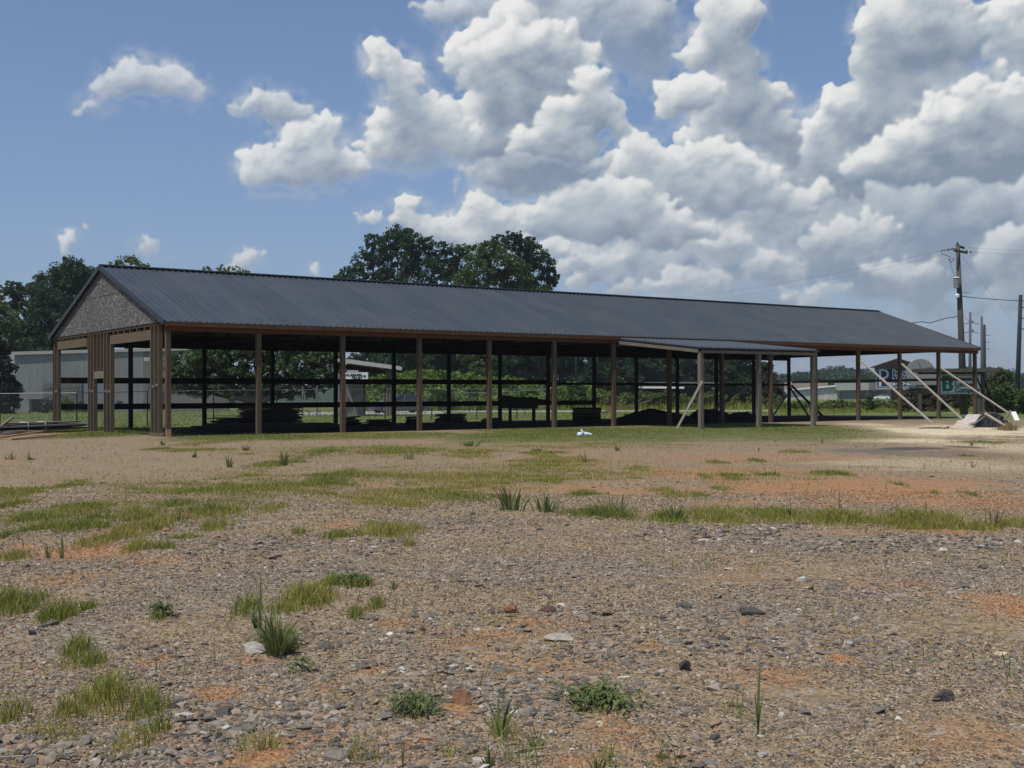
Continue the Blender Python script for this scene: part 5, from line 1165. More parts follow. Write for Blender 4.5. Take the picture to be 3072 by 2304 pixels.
# ---------------------------------------------------------------- chain link fence behind
def fence():
    nodes = [(-120, 52.0, 1182), (0, 52.0, 1181), (230, 52.0, 1178.6), (442, 53.5, 1174.5), (640, 57, 1171.5), (830, 60.5, 1169.5), (1010, 63.5, 1168), (1155, 65, 1167.4), (1295, 66, 1167), (1430, 67, 1167), (1550, 68, 1167.2), (1640, 68.5, 1167.5)]
    root = thing('chain_link_fence', base(700, 58), 'grey chain link fence with angled barb arms running behind the barn', 'fence')
    tops = []
    for px, t, py in nodes:
        p = DP(px, py, t); tops.append(p)
    proto = None
    for i, p in enumerate(tops):
        b_ = p.copy(); b_[2] = 0; m = MB(); m.tube([(0, 0, -.1), (0, 0, 1.0)], .028, 6); H = p[2]
        m = MB(); m.tube([(0, 0, -.1), (0, 0, H)], .030, 6); m.tube([(0, 0, H), (.10*RT[0]*1.3, .10*RT[1]*1.3, H+.30)], .016, 5)
        o = m.build('fence_post', M['dark_steel'], root); o.location = Vector(b_)-root.location
    m = MB(); m.tube(tops, .020, 6); setp(m.build('top_rail', M['galv'], root), root)
    # woven wire
    V = []; Q = []; r_ = .0022
    m = MB(); 
    P0_, P1_ = [], []
    for a_, b_ in zip(tops[:-1], tops[1:]):
        L = np.linalg.norm((b_-a_)[:2]); d_ = (b_-a_)/L; nrm = np.array([-d_[1], d_[0], 0]); k = 0.
        while k < L:
            for s in (1, -1):
                zt = a_[2]-.02; x0 = k; x1 = k+s*zt*.9
                z0, z1 = .03, zt
                if x1 > L: z1 = z0+(zt-z0)*(L-x0)/(x1-x0); x1 = L
                if x1 < 0: z1 = z0+(zt-z0)*(x0)/(x0-x1); x1 = 0
                p = a_+d_*x0; q = a_+d_*x1; P0_.append((p[0], p[1], z0)); P1_.append((q[0], q[1], z1))
            k += .085
    P0_ = np.array(P0_); P1_ = np.array(P1_); dd = unit(P1_-P0_); view = np.array([fw[0], fw[1], 0]); sd = unit(np.cross(dd, view))*r_; n = len(P0_)
    fr = np.cross(sd, dd)
    V = np.stack([P0_-sd, P0_+sd, P0_+fr, P1_-sd, P1_+sd, P1_+fr], 1).reshape(-1, 3); i = np.arange(n)[:, None]*6
    Q = np.vstack([i+np.array([[0, 1, 4, 3]]), i+np.array([[1, 2, 5, 4]]), i+np.array([[2, 0, 3, 5]])])
    setp(mesh_obj('wire_mesh', V, [Q], M['galv'], root), root)
    m = MB()
    for dz in (.12, .20, .28):
        m.tube([t_+np.array([RT[0]*.13*dz/.3, RT[1]*.13*dz/.3, dz]) for t_ in tops], .0035, 3)
    setp(m.build('barbed_wire', M['dark_steel'], root), root)
fence()
# far return of the fence
nodes = [(1640, 68.5), (1575, 80), (1500, 92), (1410, 104), (1320, 112)]
root = thing('chain_link_fence', base(1500, 92), 'far return of the chain link fence along the green vines', 'fence')
pp = [base(px, t) for px, t in nodes]
for p in pp:
    o = MB().tube([(0, 0, 0), (0, 0, 1.6)], .03, 5).build('fence_post', M['dark_steel'], root); o.location = Vector(p)-root.location
setp(MB().tube([p+(0, 0, 1.6) for p in pp], .02, 5).build('top_rail', M['galv'], root), root)

# ---------------------------------------------------------------- road and paved lot
def strip(name, pts, mat, z=.012):
    V = [np.array([p[0], p[1], z]) for p in pts]; n = len(V)//2
    o = mesh_obj(name, V, [np.array([(i, i+1, 2*n-2-i, 2*n-1-i) for i in range(n-1)])], mat); tag(o, kind='structure'); return o
strip('road', [base(1330, 100), base(1640, 97), base(2000, 94), base(2330, 93), base(2330, 101), base(2000, 104), base(1640, 108), base(1330, 112)], M['asphalt'])
strip('parking_lot', [base(820, 80), base(1060, 83), base(1330, 88), base(1329, 108), base(1060, 108), base(780, 104)], M['asphalt'], .016)

# ---------------------------------------------------------------- far buildings
def wallq(p0, p1, z0, z1, th=.25, z1b=None):
    p0 = np.array([p0[0], p0[1], 0.]); p1 = np.array([p1[0], p1[1], 0.]); d = p1-p0; L = np.linalg.norm(d); d /= L; n = np.array([-d[1], d[0], 0])*th; z1b = z1 if z1b is None else z1b
    up0, up1 = np.array([0, 0, z1]), np.array([0, 0, z1b]); b = np.array([0, 0, z0])
    V = [p0+b, p1+b, p1+n+b, p0+n+b, p0+up0, p1+up1, p1+n+up1, p0+n+up0]; run = [0, L, L, 0]*2
    m = MB(); m.add(V, [(3, 2, 1, 0), (4, 5, 6, 7), (0, 1, 5, 4), (1, 2, 6, 5), (2, 3, 7, 6), (3, 0, 4, 7)], run); return m
def part(name, m, mat, root, run=False): return setp(m.build(name, mat, None, False, run), root)
# big metal building at the left
A = base(-260, 112); A2 = base(45, 114); B = base(690, 120); tB = lambda px: 114+(px-45)/645*6
mb = thing('metal_building', base(300, 117), 'long grey ribbed metal building with pale roof edge beyond the fence', 'building')
zt = lambda px, py: DP(px, py, tB(px))[2]
zl, zr2 = zt(45, 1063), zt(690, 1045)
part('wall', wallq(A2, base(430, tB(430)), 0, zl, .3, zt(430, 1052)), M['bldg_wall'], mb, True)
part('wall', wallq(base(430, tB(430)), B, 0, zt(430, 1052), .3, zr2), M['bldg_wall2'], mb, True)
A3 = A2+np.array([-4, 26, 0]); part('side_wall', wallq(A3, A2, 0, zl), M['bldg_wall'], mb, True)
m = MB(); m.bar(A2+(-.3, -.02, zl+.08), base(430, tB(430))+(0, -.02, zt(430, 1052)+.08), .22, .30); rf = part('roof_edge', m, M['trim_white'], mb)
m = MB(); m.bar(base(430, tB(430))+(0, -.02, zt(430, 1052)+.08), B+(0, -.02, zr2+.08), .22, .30); part('roof_edge', m, M['trim_white'], mb)
m = MB(); m.prism([A2+(0, .3, zl+.0), B+(0, .3, zr2+.0), B+(-6, 24, zr2+.1), A3+(0, 0, zl+.1)], (0, 0, .1)); part('roof', m, M['galv'], mb)
def onwall(px, py, off=.3): 
    t = tB(px)-off; return DP(px, py, t)
def panel(root, name, px0, px1, py0, py1, mat, off=.35, th=.08):
    p0, p1 = onwall(px0, py1, off), onwall(px1, py0, off); d = p1-p0; d[2] = 0
    m = MB(); z0, z1 = max(0.02, min(p0[2], p1[2])), max(p0[2], p1[2]); m.prism([(p0[0], p0[1], z0), (p1[0], p1[1], z0), (p1[0], p1[1], z1), (p0[0], p0[1], z1)], (-.03, -th, 0)); return part(name, m, mat, root)
M['door_pale'] = plain('pale_blue_door', (.20, .23, .25), .05, .5, .3)
M['wall_pale'] = plain('pale_block_wall', (.17, .16, .15), .15, .9, .2, sc=1)
panel(mb, 'roll_door', 250, 316, 1150, 1222, M['door_pale'])
panel(mb, 'door_frame', 246, 250, 1148, 1224, M['trim_metal'])
lo = panel(mb, 'lower_wall', 132, 246, 1150, 1238, M['wall_pale'], .32, .06)
m = MB()
for k in range(7):
    z = .45+k*.36; p0, p1 = onwall(132, 1200, .40), onwall(246, 1200, .40); m.bar((p0[0], p0[1]-.08, z), (p1[0], p1[1]-.08, z), .02, .03)
part('joint_line', m, M['galv'], mb)
wl = panel(mb, 'wall_lamp', 432, 446, 1073, 1083, M['trim_white'], .6, .35)
panel(mb, 'dark_gap_panel', 687, 706, 1171, 1224, M['glass_dark'], .5)  # first panel: dark sheet filling the gap beside the porch wall
panel(mb, 'porch_wall', 706, 765, 1170, 1224, M['wall_pale'], .9); panel(mb, 'porch_window', 727, 745, 1180, 1204, M['glass_dark'], 1.1)
panel(mb, 'dark_vent_box', 348, 364, 1203, 1224, M['trim_metal'], .9, .5)
# trash bin
c = base(108, 108.5); root = thing('trash_bin', c, 'dark green lidded trash bin against the metal building', 'bin')
m = MB(); m.hexa([(-.42, -.4, .12), (.42, -.4, .12), (.42, .4, .12), (-.42, .4, .12), (-.5, -.48, 1.15), (.5, -.48, 1.15), (.5, .48, 1.15), (-.5, .48, 1.15)]); m.build('bin_body', M['bin'], root)
m = MB(); m.box(-.54, .54, -.54, .5, 1.153, 1.25); m.build('lid', M['bin'], root)
for s in (-1, 1): MB().tube([(s*.40, .45, .12), (s*.46, .45, .12)], .12, 10).build('wheel', M['rubber'], root)
# small building with porch roof and sign
tS = 82
sb = thing('porch_building', base(1080, tS+2), 'small striped metal building with a sloping porch roof', 'building')
def Z(px, py, t=tS): return DP(px, py, t)[2]
m = wallq(base(1040, tS+1), base(1090, tS+1), 0, Z(1060, 1105)); part('wall', m, M['bldg_wall2'], sb, True)
m = wallq(base(1090, tS+1), base(1092, tS+6), 0, Z(1060, 1105)); part('wall', m, M['bldg_wall2'], sb, True)
m = wallq(base(1010, tS+6), base(1041, tS+1), 0, Z(1060, 1105)); part('wall', m, M['bldg_wall2'], sb, True)
a_, b_ = DP(1008, 1080, tS-2), DP(1206, 1106, tS-2); m = MB(); m.bar(a_, b_, .25, .22); part('porch_fascia', m, M['trim_white'], sb)
a2, b2 = DP(1008, 1083, tS-1.9), DP(1200, 1109, tS-1.9); m = MB(); m.prism([a2, b2, b2+(3, 5, .3), a2+(3, 5, .3)], (0, 0, .08)); part('porch_roof', m, M['galv'], sb)
m = MB(); m.bar(DP(1035, 1099, tS-1.2), DP(1170, 1118, tS-1.2), .08, .28); part('porch_beam', m, M['inner_wood'], sb)
for px in (1162, 1171): 
    p = base(px, tS-1.5); m = MB(); m.bar(p, p+(0, 0, Z(px, 1112)), .14, .14, (0, 1, 0)); part('porch_post', m, M['grey_wood'], sb)
p = base(1093, tS-1.5); m = MB(); m.bar(p, p+(0, 0, Z(1093, 1112)), .10, .10, (0, 1, 0)); part('porch_post', m, M['inner_wood'], sb)

def text(body, size, mat, parent, loc, rot, extr=.008, bold=0.0, align='LEFT', name='lettering', sx=1.0):
    cu = bpy.data.curves.new(name, 'FONT'); cu.body = body; cu.size = size; cu.extrude = extr; cu.offset = bold; cu.align_x = align; cu.resolution_u = 3; tmp = bpy.data.objects.new('tmp', cu); COL.objects.link(tmp); dg = bpy.context.evaluated_depsgraph_get(); me = bpy.data.meshes.new_from_object(tmp.evaluated_get(dg)); bpy.data.objects.remove(tmp); me.materials.clear(); me.materials.append(mat)
    o = bpy.data.objects.new(name, me); COL.objects.link(o); o.parent = parent; o.location = loc; o.rotation_euler = rot; o.scale = (sx, 1, 1); return o
UPR = (math.pi/2, 0, 0)
# sign under the porch roof
t = tS-2.2; a_ = DP(1030, 1136.5, t); wS = (1104-1030)/F_PX*t; hS = (1139-1117)/F_PX*t
sg = thing('porch_sign', DP(1030, 1139.5, t), 'white sign board reading ALABAMA hung from the porch roof', 'sign', rz=-YAW)
MB().box(0, wS, 0, .04, 0, hS).build('sign_board', M['sign_white'], sg)
text('ALABAMA', hS*.50, M['black_ink'], sg, (wS*.10, -.006, hS*.50), UPR, bold=.012); text('TRUST', hS*.50, M['black_ink'], sg, (wS*.33, -.006, hS*.06), UPR, bold=.012)
text('MORTGAGE', hS*.28, M['sign_white'], sg, (wS*.15, .0, hS*1.08), UPR, bold=.006)
m = MB(); m.tube([(wS*.86, -.012, hS*.5), (wS*.86, -.001, hS*.5)], hS*.22, 12); m.build('emblem', M['galv'], sg)
m = MB(); m.tube([(wS*.87, -.024, hS*.46), (wS*.87, -.013, hS*.46)], hS*.08, 8); m.build('emblem', M['black_ink'], sg)

# far commercial buildings at the right
def farbox(root, name, px0, px1, t0, t1, py0, py0b, mat, dep=10, zbot=0):
    p0, p1 = base(px0, t0), base(px1, t1); m = wallq(p0, p1, zbot, DP(px0, py0, t0)[2], dep, DP(px1, py0b, t1)[2]); return part(name, m, mat, root, True)
tw = 400
fb_ = thing('block_building', base(2440, tw), 'white painted block building with sloping white parapet across the field', 'building')
farbox(fb_, 'wall', 2365, 2519, tw, tw, 1171, 1158, M['block'], 12)
m = MB(); m.bar(DP(2364, 1170, tw-.4), DP(2519, 1156.5, tw-.4), .8, .5); part('parapet_cap', m, M['white_paint'], fb_)
fb2 = thing('low_building', base(2430, 430), 'low tan flat roofed building behind the white block one', 'building')
farbox(fb2, 'wall', 2372, 2484, 430, 430, 1147, 1147, M['beige'], 10); m = MB(); m.bar(DP(2373, 1147, 429), DP(2484, 1147, 429), .6, .3); part('roof_edge', m, M['trim_white'], fb2)
fb3 = thing('shop_building', base(2600, tw-4), 'grey stucco shop with overhanging fascia and dark doorways across the field', 'building')
farbox(fb3, 'wall', 2522, 2690, tw+1, tw+1, 1160, 1160, M['stucco'], 14)
m = MB(); p0, p1 = base(2515, tw-4), base(2607, tw-4); z0, z1 = DP(2560, 1170.5, tw-4)[2], DP(2560, 1149, tw-4)[2]
m = wallq(p0, p1, z0, z1, 4.5); part('canopy', m, M['stucco'], fb3, True)
p0, p1 = base(2607, tw-2.5), base(2720, tw-2.5); m = wallq(p0, p1, z0-.0, z1+.1, 3); part('canopy', m, M['wall_pale'], fb3, True)
for px0, px1 in ((2584, 2596), (2612, 2622), (2628, 2634), (2640, 2646), (2652, 2657)):
    p0, p1 = DP(px0, 1202, tw+.6), DP(px1, 1202, tw+.6); m = MB(); m.prism([(p0[0], p0[1], .1), (p1[0], p1[1], .1), (p1[0], p1[1], z0-.1), (p0[0], p0[1], z0-.1)], (-.1, -.15, 0)); part('doorway' if px0 < 2600 else 'window', m, M['glass_dark'], fb3)
# white building with slanted roof seen through the far bays
fb4 = thing('shed_building', base(2160, 190), 'small white shed building seen between barn posts', 'building')
farbox(fb4, 'wall', 2108, 2205, 190, 190, 1167, 1167, M['wall_pale'], 8); m = MB(); m.bar(DP(2106, 1166, 189.5), DP(2206, 1166, 189.5), .5, .3); part('roof_edge', m, M['white_paint'], fb4)
fb5 = thing('long_shelter', base(2030, 180), 'long dark low shelter with a grey roof line beyond the weeds', 'building')
p0, p1 = base(1935, 180), base(2150, 180)
m = MB(); m.bar(DP(1935, 1150, 180), DP(2150, 1150, 180), 4, .3); part('roof', m, M['galv'], fb5)
m = wallq(p0+(1, 2, 0), p1+(1, 2, 0), 0, DP(2000, 1152, 180)[2]); part('wall', m, M['dark_wood'], fb5, True)
m = MB(); m.bar(DP(1915, 1162, 178), DP(2052, 1163, 178), .4, .28); part('pale_load', m, M['white_paint'], fb5)

# ---------------------------------------------------------------- vehicles
def car(name, c, rz, paint, label, L=4.7, Wd=1.8, H=1.42):
    root = thing(name, c, label, 'car', rz=rz); h = Wd/2
    prof = [(-L/2, .35), (-L/2+.02, .75), (-L/2+.25, .92), (-L/2+1.0, 1.0), (L/2-1.35, .98), (L/2-.35, .84), (L/2-.02, .62), (L/2, .32), (L/2-.3, .22), (-L/2+.3, .22)]
    V = []; 
    for y, k in ((-h, 1), (h, 1)): V += [(x, y, z) for x, z in prof]
    n = len(prof); m = MB(); m.add(V, [tuple(range(n)), tuple(range(2*n-1, n-1, -1))]+[(i, n+i, n+(i+1) % n, (i+1) % n) for i in range(n)]); m.build('car_body', paint, root)
    cab = [(-L/2+.55, .99), (-L/2+1.15, H-.03), (L/2-2.25, H), (L/2-1.35, .98)]; m = MB(); i_ = .16
    V = [(x, -h+.03+(i_ if z > 1.1 else 0), z) for x, z in cab]+[(x, h-.03-(i_ if z > 1.1 else 0), z) for x, z in cab]
    m.add(V, [(0, 1, 2, 3), (7, 6, 5, 4), (0, 4, 5, 1), (1, 5, 6, 2), (2, 6, 7, 3)]); m.build('windows', M['glass_dark'], root)
    m = MB(); m.box(-L/2+1.12, L/2-2.22, -h+.19, h-.19, H-.035, H+.02)
    for s in (-1, 1):
        m.bar((-L/2+.5, s*(h-.05), .98), (-L/2+1.15, s*(h-.19), H-.01), .05, .06); m.bar((L/2-1.3, s*(h-.05), .97), (L/2-2.2, s*(h-.19), H-.01), .05, .06); m.bar((-.15, s*(h-.04), .98), (-.25, s*(h-.19), H-.01), .05, .06)
    m.build('roof', paint, root)
    for s in (-1, 1):
        for x in (-L/2+.85, L/2-.85):
            w = MB().tube([(x, s*(h-.22), .32), (x, s*(h+.01), .32)], .33, 16).build('wheel', M['rubber'], root); MB().tube([(x, s*(h+.012), .32), (x, s*(h+.03), .32)], .19, 10).build('rim', M['galv'], w)
        MB().box(L/2-.16, L/2-.03, s*.62-.18, s*.62+.18, .58, .72).build('headlight', M['white_paint'], root)
        MB().box(-L/2-.01, -L/2+.06, s*.66-.16, s*.66+.16, .62, .80).build('tail_light', plain('red_lens', (.30, .01, .01), .05, .3), root)
    return root
p = base(1196, 97); car('parked_car', p, -YAW+math.pi+.45, M['car_paint'], 'dark grey sedan parked behind the fence near the vines', 4.6)
car('parked_car', base(2645, 385), -YAW+math.pi, M['car_white'], 'white car passing in front of the shop across the field', 4.6)

# ---------------------------------------------------------------- roadside signs
# hardware sign with gabled roof
t = 112.0; k = t/F_PX
def sgn(px, py): return ((px-2627)*k, (1165-py)*k)
p = DP(2627, 1165, t); z0 = p[2]; hs = thing('roofed_sign', (p[0], p[1], 0), 'navy Hardware and Lumber sign with a white P under a brown gabled roof', 'sign', rz=-YAW)
w = (2790-2627)*k; h = (1165-1102)*k
MB().box(0, w, 0, .25, z0, z0+h).build('sign_face', M['blue'], hs)
m = MB()
for (x0, x1, y0, y1) in ((0, w, h-.05, h), (0, w, 0, .05), (0, .05, .051, h-.051), (w-.05, w, .051, h-.051), (.12, w-.12, .15, .18), (.12, .15, .181, h-.151), (.12, w-.12, h-.15, h-.12)): m.box(x0, x1, -.02, -.003, z0+y0, z0+y1)
m.build('white_border', M['sign_white'], hs)
m = MB(); ap = ((2688-2627)*k+.2, (1165-1076)*k); e0 = (2612-2627)*k; e1 = 2*ap[0]-e0
m.prism([(e0, -.4, z0+(1165-1103)*k), (e1, -.4, z0+(1165-1103)*k), (ap[0], -.4, z0+ap[1])], (0, 1.2, 0)); m.build('gabled_roof', M['shingle'], hs)
m = MB(); m.box(w*.30, w*.50, .0, .24, 0, z0-.003); m.build('sign_base', M['dark_wood'], hs)
# the big P with its curl
m = MB(); px0 = .30; bw = .20
cxp, czp, Ro, Ri = .75, z0+h-.62, .46, .27
out = [(cxp+Ro*math.cos(a), czp+Ro*math.sin(a)) for a in np.linspace(math.pi/2, -math.pi*.62, 16)]; inn = [(cxp+Ri*math.cos(a), czp+Ri*math.sin(a)) for a in np.linspace(-math.pi*.62, math.pi/2, 16)]
for i in range(15):
    a_, b_ = out[i], out[i+1]; c_, d_ = inn[14-i], inn[15-i]; m.prism([(a_[0], -.03, a_[1]), (b_[0], -.03, b_[1]), (c_[0], -.03, c_[1]), (d_[0], -.03, d_[1])], (0, .02, 0))
m.box(px0, cxp, -.03, -.01, czp+Ri, czp+Ro); m.box(px0-.0, px0+bw, -.03, -.01, z0+.22, czp+Ri-.003); m.build('emblem', M['sign_white'], hs)
text('Pierce', .50, M['sign_white'], hs, (1.50, -.02, z0+h-.53), UPR, bold=.016); text('Hardware', .50, M['sign_white'], hs, (1.50, -.02, z0+h-.90), UPR, bold=.016)
text('& Lumber', .40, M['sign_white'], hs, (1.50, -.02, z0+h-1.20), UPR, bold=.012); text('256\u2022357\u20226611', .38, M['sign_white'], hs, (1.08, -.02, z0+.27), UPR, bold=.013, sx=1.25)
m = MB(); m.box(1.05, w-.3, -.02, -.004, z0+.60, z0+.64); m.build('white_border', M['sign_white'], hs)
# lumber company sign in its timber frame, in front of it a grey disc sign
t = 72.5; k = t/F_PX; p = DP(2822, 1182, t); z0 = p[2]
ls = thing('timber_framed_sign', (p[0], p[1], 0), 'white Bennett Lumber Company sign hung in a dark timber frame', 'sign', rz=-YAW)
w = (2942-2822)*k; h = (1182-1124)*k
MB().box(0, w, 0, .06, z0, z0+h).build('sign_face', M['sign_white'], ls)
m = MB(); m.box(.03, w-.03, -.008, -.002, z0+.05, z0+.075); m.box(.03, w-.03, -.008, -.002, z0+h-.075, z0+h-.05); m.build('sign_border', M['dark_ink'], ls)
# green letter mark: block B with a stepped house cut-out
m = MB(); ex, ez = .10, z0+.16; m.box(ex, ex+.22, -.02, -.003, ez, ez+.90)
for zc, R_ in ((ez+.24, .24), (ez+.66, .24)):
    a_ = np.linspace(-math.pi/2, math.pi/2, 12)
    for i in range(11):
        o1 = (ex+.40+R_*math.cos(a_[i]), zc+R_*math.sin(a_[i])); o2 = (ex+.40+R_*math.cos(a_[i+1]), zc+R_*math.sin(a_[i+1])); i1 = (ex+.36+.07*math.cos(a_[i]), zc+.07*math.sin(a_[i])); i2 = (ex+.36+.07*math.cos(a_[i+1]), zc+.07*math.sin(a_[i+1]))
        m.prism([(o1[0], -.02, o1[1]), (o2[0], -.02, o2[1]), (i2[0], -.02, i2[1]), (i1[0], -.02, i1[1])], (0, .015, 0))
m.box(ex+.221, ex+.40, -.02, -.005, ez, ez+.16); m.box(ex+.221, ex+.40, -.02, -.005, ez+.75, ez+.90); m.box(ex+.221, ex+.34, -.02, -.005, ez+.40, ez+.50)
m.build('emblem', M['green_ink'], ls)
for i, s in enumerate(('Bennett', 'Lumber', 'Company')): text(s, .38, M['dark_ink'], ls, (.84, -.008, z0+.77-i*.33), UPR, bold=.012, sx=1.0)
m = MB(); m.box((2746-2822)*k, (2990-2822)*k, -.5, .6, (DP(2850, 1117, t))[2], DP(2850, 1106, t)[2]); m.build('frame_top', M['pole_wood'], ls)
m = MB(); m.box((2760-2822)*k, (2925-2822)*k, -.35, .45, DP(2850, 1122, t)[2], DP(2850, 1117.3, t)[2]); m.build('frame_soffit', M['dark_wood'], ls)
for px in (2938, 2951): 
    x = (px-2822)*k; MB().box(x-.09, x+.09, .07, .25, 0, DP(2850, 1117.2, t)[2]).build('frame_post', M['pole_wood'], ls)
MB().bar(((2955-2822)*k, .2, 2.1), ((2990-2822)*k, .1, .1), .1, .1).build('frame_strut', M['inner_wood'], ls)
t = 76; k = t/F_PX; p = DP(2762, 1120, t); ds = thing('disc_sign', (p[0], p[1], 0), 'blank faded grey round sign above a plain panel', 'sign', rz=-YAW)
MB().tube([(0, 0, p[2]), (0, .12, p[2])], 43.5*k, 40).build('disc', M['disc_grey'], ds)
m = MB(); m.box((2745-2762)*k, (2824-2762)*k, -.05, -.004, p[2]-(1155-1120)*k, p[2]-(1112-1120)*k*-1 if False else p[2]-.05); m.build('plain_panel', M['disc_grey'], ds)
m = MB(); m.box(-.1, .1, .13, .3, 0, p[2]); m.build('sign_post', M['pole_wood'], ds)

# ---------------------------------------------------------------- poles and lines
def pole(px_t, py_t, px_b, t, r0_, r1_, mat, label, name='utility_pole', group=None):
    b = base(px_b, t); tp = DP(px_t, py_t, t); root = thing(name, b, label, 'utility pole', group)
    setp(MB().tube([b-(0, 0, .3), (b+tp)/2, tp], [r0_, (r0_+r1_)/2, r1_], 10).build('shaft', mat, root, True), root); return root, b, tp
main, mbp, mtp = pole(2873, 733, 2892, 75, .24, .12, M['pole_wood'], 'tall wooden utility pole with a transformer behind the barn end', group='utility poles at the right')
tt = 75
m = MB(); m.bar(DP(2862, 751, tt-.5), DP(2901, 758, tt+.2), .10, .13); a_ = setp(m.build('crossarm', M['pole_wood']), main)
m = MB(); m.bar(DP(2875, 738, tt+.3), DP(2892, 744, tt+1.4), .09, .12); setp(m.build('crossarm', M['pole_wood']), main)
m = MB(); m.tube([DP(2872, 744, tt), DP(2852, 748, tt-.2), DP(2824, 752, tt-.3)], .03, 5); setp(m.build('guy_bracket', M['ins']), main)
for px, py in ((2856, 746), (2846, 749), (2900, 753), (2912, 756), (2872, 729)):
    m = MB(); p = DP(px, py, tt-.1); m.tube([p-(0, 0, .08), p, p+(0, 0, .08)], [.03, .07, .03], 6); setp(m.build('insulator', M['ins']), main)
c = DP(2869, 849, tt-.35); m = MB(); m.tube([c-(0, 0, .30), c+(0, 0, .30)], .17, 14); tf = setp(m.build('transformer', M['trans']), main)
m = MB(); m.tube([c+(0, 0, .303), c+(0, 0, .37)], [.20, .18], 14); tl = m.build('lid', M['sign_white']); tl.parent = tf
c = DP(2872, 887, tt-.3); m = MB(); m.tube([c-(0, 0, .12), c+(0, 0, .02), c+(0, 0, .12)], [.12, .14, .10], 12); setp(m.build('street_lamp_head', M['white_paint']), main)
m = MB(); m.tube([DP(2824, 753, tt), DP(2826, 762, tt), DP(2850, 770, tt), DP(2853, 778, tt)], .02, 5); m.tube([DP(2846, 776, tt), DP(2853, 788, tt), DP(2862, 774, tt)], .035, 5); setp(m.build('fuse_cutout', M['ins']), main)
m = MB(); m.tube([DP(2851, 790, tt-.1), DP(2858, 812, tt-.2), DP(2866, 832, tt-.3)], .012, 4); setp(m.build('drop_wire', M['wire']), main)
pR, pRb, pRt = pole(3062, 885, 3050, 95, .20, .14, M['pole_dark'], 'leaning dark pole with step arms at the right edge', group='utility poles at the right')
for py in (922, 954, 986): 
    m = MB(); m.bar(DP(3062-(py-885)*.04, py+2, 95), DP(3082, py-1, 95), .06, .07); setp(m.build('arm', M['pole_dark']), pR)
for (pxt, pyt, pxb, t, lab, arms) in ((2911, 937, 2909, 190, 'distant grey pole with two pairs of arms, left of three far poles', (968, 995)), (2945, 949, 2948, 170, 'distant bare pole in the middle of three far poles', ()), (2953.5, 974, 2953, 175, 'distant darker pole with short right arms, rightmost of three far poles', (1005, 1026, 1046))):
    q, b_, tp_ = pole(pxt, pyt, pxb, t, .28, .16, M['pole_dark'] if arms and len(arms) == 3 else M['pole_grey'], lab, group='utility poles at the right')
    for py in arms:
        m = MB()
        if len(arms) == 2:
            m.bar(DP(2893, py+4, t), DP(2911, py-1, t), .10, .12); m.bar(DP(2911, py-1, t), DP(2936, py+4, t), .10, .12); m.tube([DP(2918, py-6, t), DP(2918, py, t)], .18, 6)
        else: m.bar(DP(2953, py, t), DP(2970, py+1, t), .10, .10)
        setp(m.build('arm', M['trans']), q)
pole(1728, 900, 1728, 150, .2, .12, M['pole_dark'], 'thin utility pole mostly hidden by the barn roof among the trees', group='utility poles at the right')
def wire(pts, r_, label, sag=0, n=14, name='power_line'):
    pts = [np.array(p, float) for p in pts]
    if len(pts) == 2: pts = [pts[0]*(1-f_)+pts[1]*f_-np.array([0, 0, sag*4*f_*(1-f_)]) for f_ in np.linspace(0, 1, n)]
    o = MB().tube(pts, r_, 4).build(name, M['wire']); tag(o, label, 'power line', 'lines hung from the utility poles')
wire([DP(2824, 752, tt), DP(1728, 905, 150)], .005, 'upper thin line running left from the main pole to the hidden pole', 1.0)
wire([DP(2846, 760, tt), DP(1728, 915, 150)], .0045, 'lower thin line running left from the main pole to the hidden pole', 1.2)
wire([DP(2901, 742, tt), DP(3180, 750, 92)], .005, 'upper line leaving the pole top towards the right edge', .1)
wire([DP(2912, 756, tt), DP(3180, 762, 92)], .0045, 'lower line leaving the pole top towards the right edge', .1)
wire([DP(2886, 768, tt), DP(2960, 866, tt+8), DP(3058, 985, 95)], .006, 'thin slanting line falling from the pole top to the leaning pole')
wire([DP(2886, 889, tt), DP(3180, 900, 95)], .022, 'thick cable running right below the street lamp', .15)
wire([DP(2886, 878, tt), DP(2912, 879, tt+6)], .014, 'short stub of cable right of the street lamp')
wire([DP(2876, 949, tt), DP(2840, 954, tt), DP(2806, 964, tt), DP(2790, 969, tt), DP(2765, 965, tt), DP(2735, 969, tt), DP(2690, 975, tt+2)], .024, 'sagging black service cable dropping behind the barn roof')
wire([DP(2890, 947, tt), DP(2908, 965, 120), DP(2911, 970, 190)], .014, 'thin line to the distant poles behind the main pole')

# ---------------------------------------------------------------- trees and shrubs
far = 'trees standing beyond the fence'
tree('broadleaf_tree', 'large dark green tree behind the left end of the metal building', 190, 150,
     [(215, 850, 75), (150, 880, 75), (90, 900, 60), (245, 900, 70), (180, 960, 90), (60, 960, 60), (260, 980, 60), (110, 1010, 70), (210, 820, 50), (40, 870, 32), (270, 840, 40), (190, 1040, 80)], .27, M['leaf_dark'], group=far, cover=4.6, seed=11)
tree('broadleaf_tree', 'lighter green tree at the far left edge', 10, 140, [(5, 960, 60), (20, 1030, 55), (-30, 900, 50), (10, 1090, 60)], .36, M['leaf_mid'], group=far, cover=4, seed=12)
tree('broadleaf_tree', 'dark tree filling the gap left of the barn gable', 120, 160, [(110, 1040, 60), (60, 1060, 50), (170, 1060, 60), (230, 1050, 50)], .36, M['leaf_dark'], group=far, cover=4, seed=13)
tree('cedar_tree', 'tall black green cedar at the left edge before the metal building', 20, 106, [(14, 1215, 46), (16, 1165, 44), (12, 1110, 38), (8, 1065, 26), (5, 1035, 14), (42, 1200, 20), (40, 1150, 16)], .22, M['leaf_cedar'], group=far, cover=6, seed=14, shell=.3)
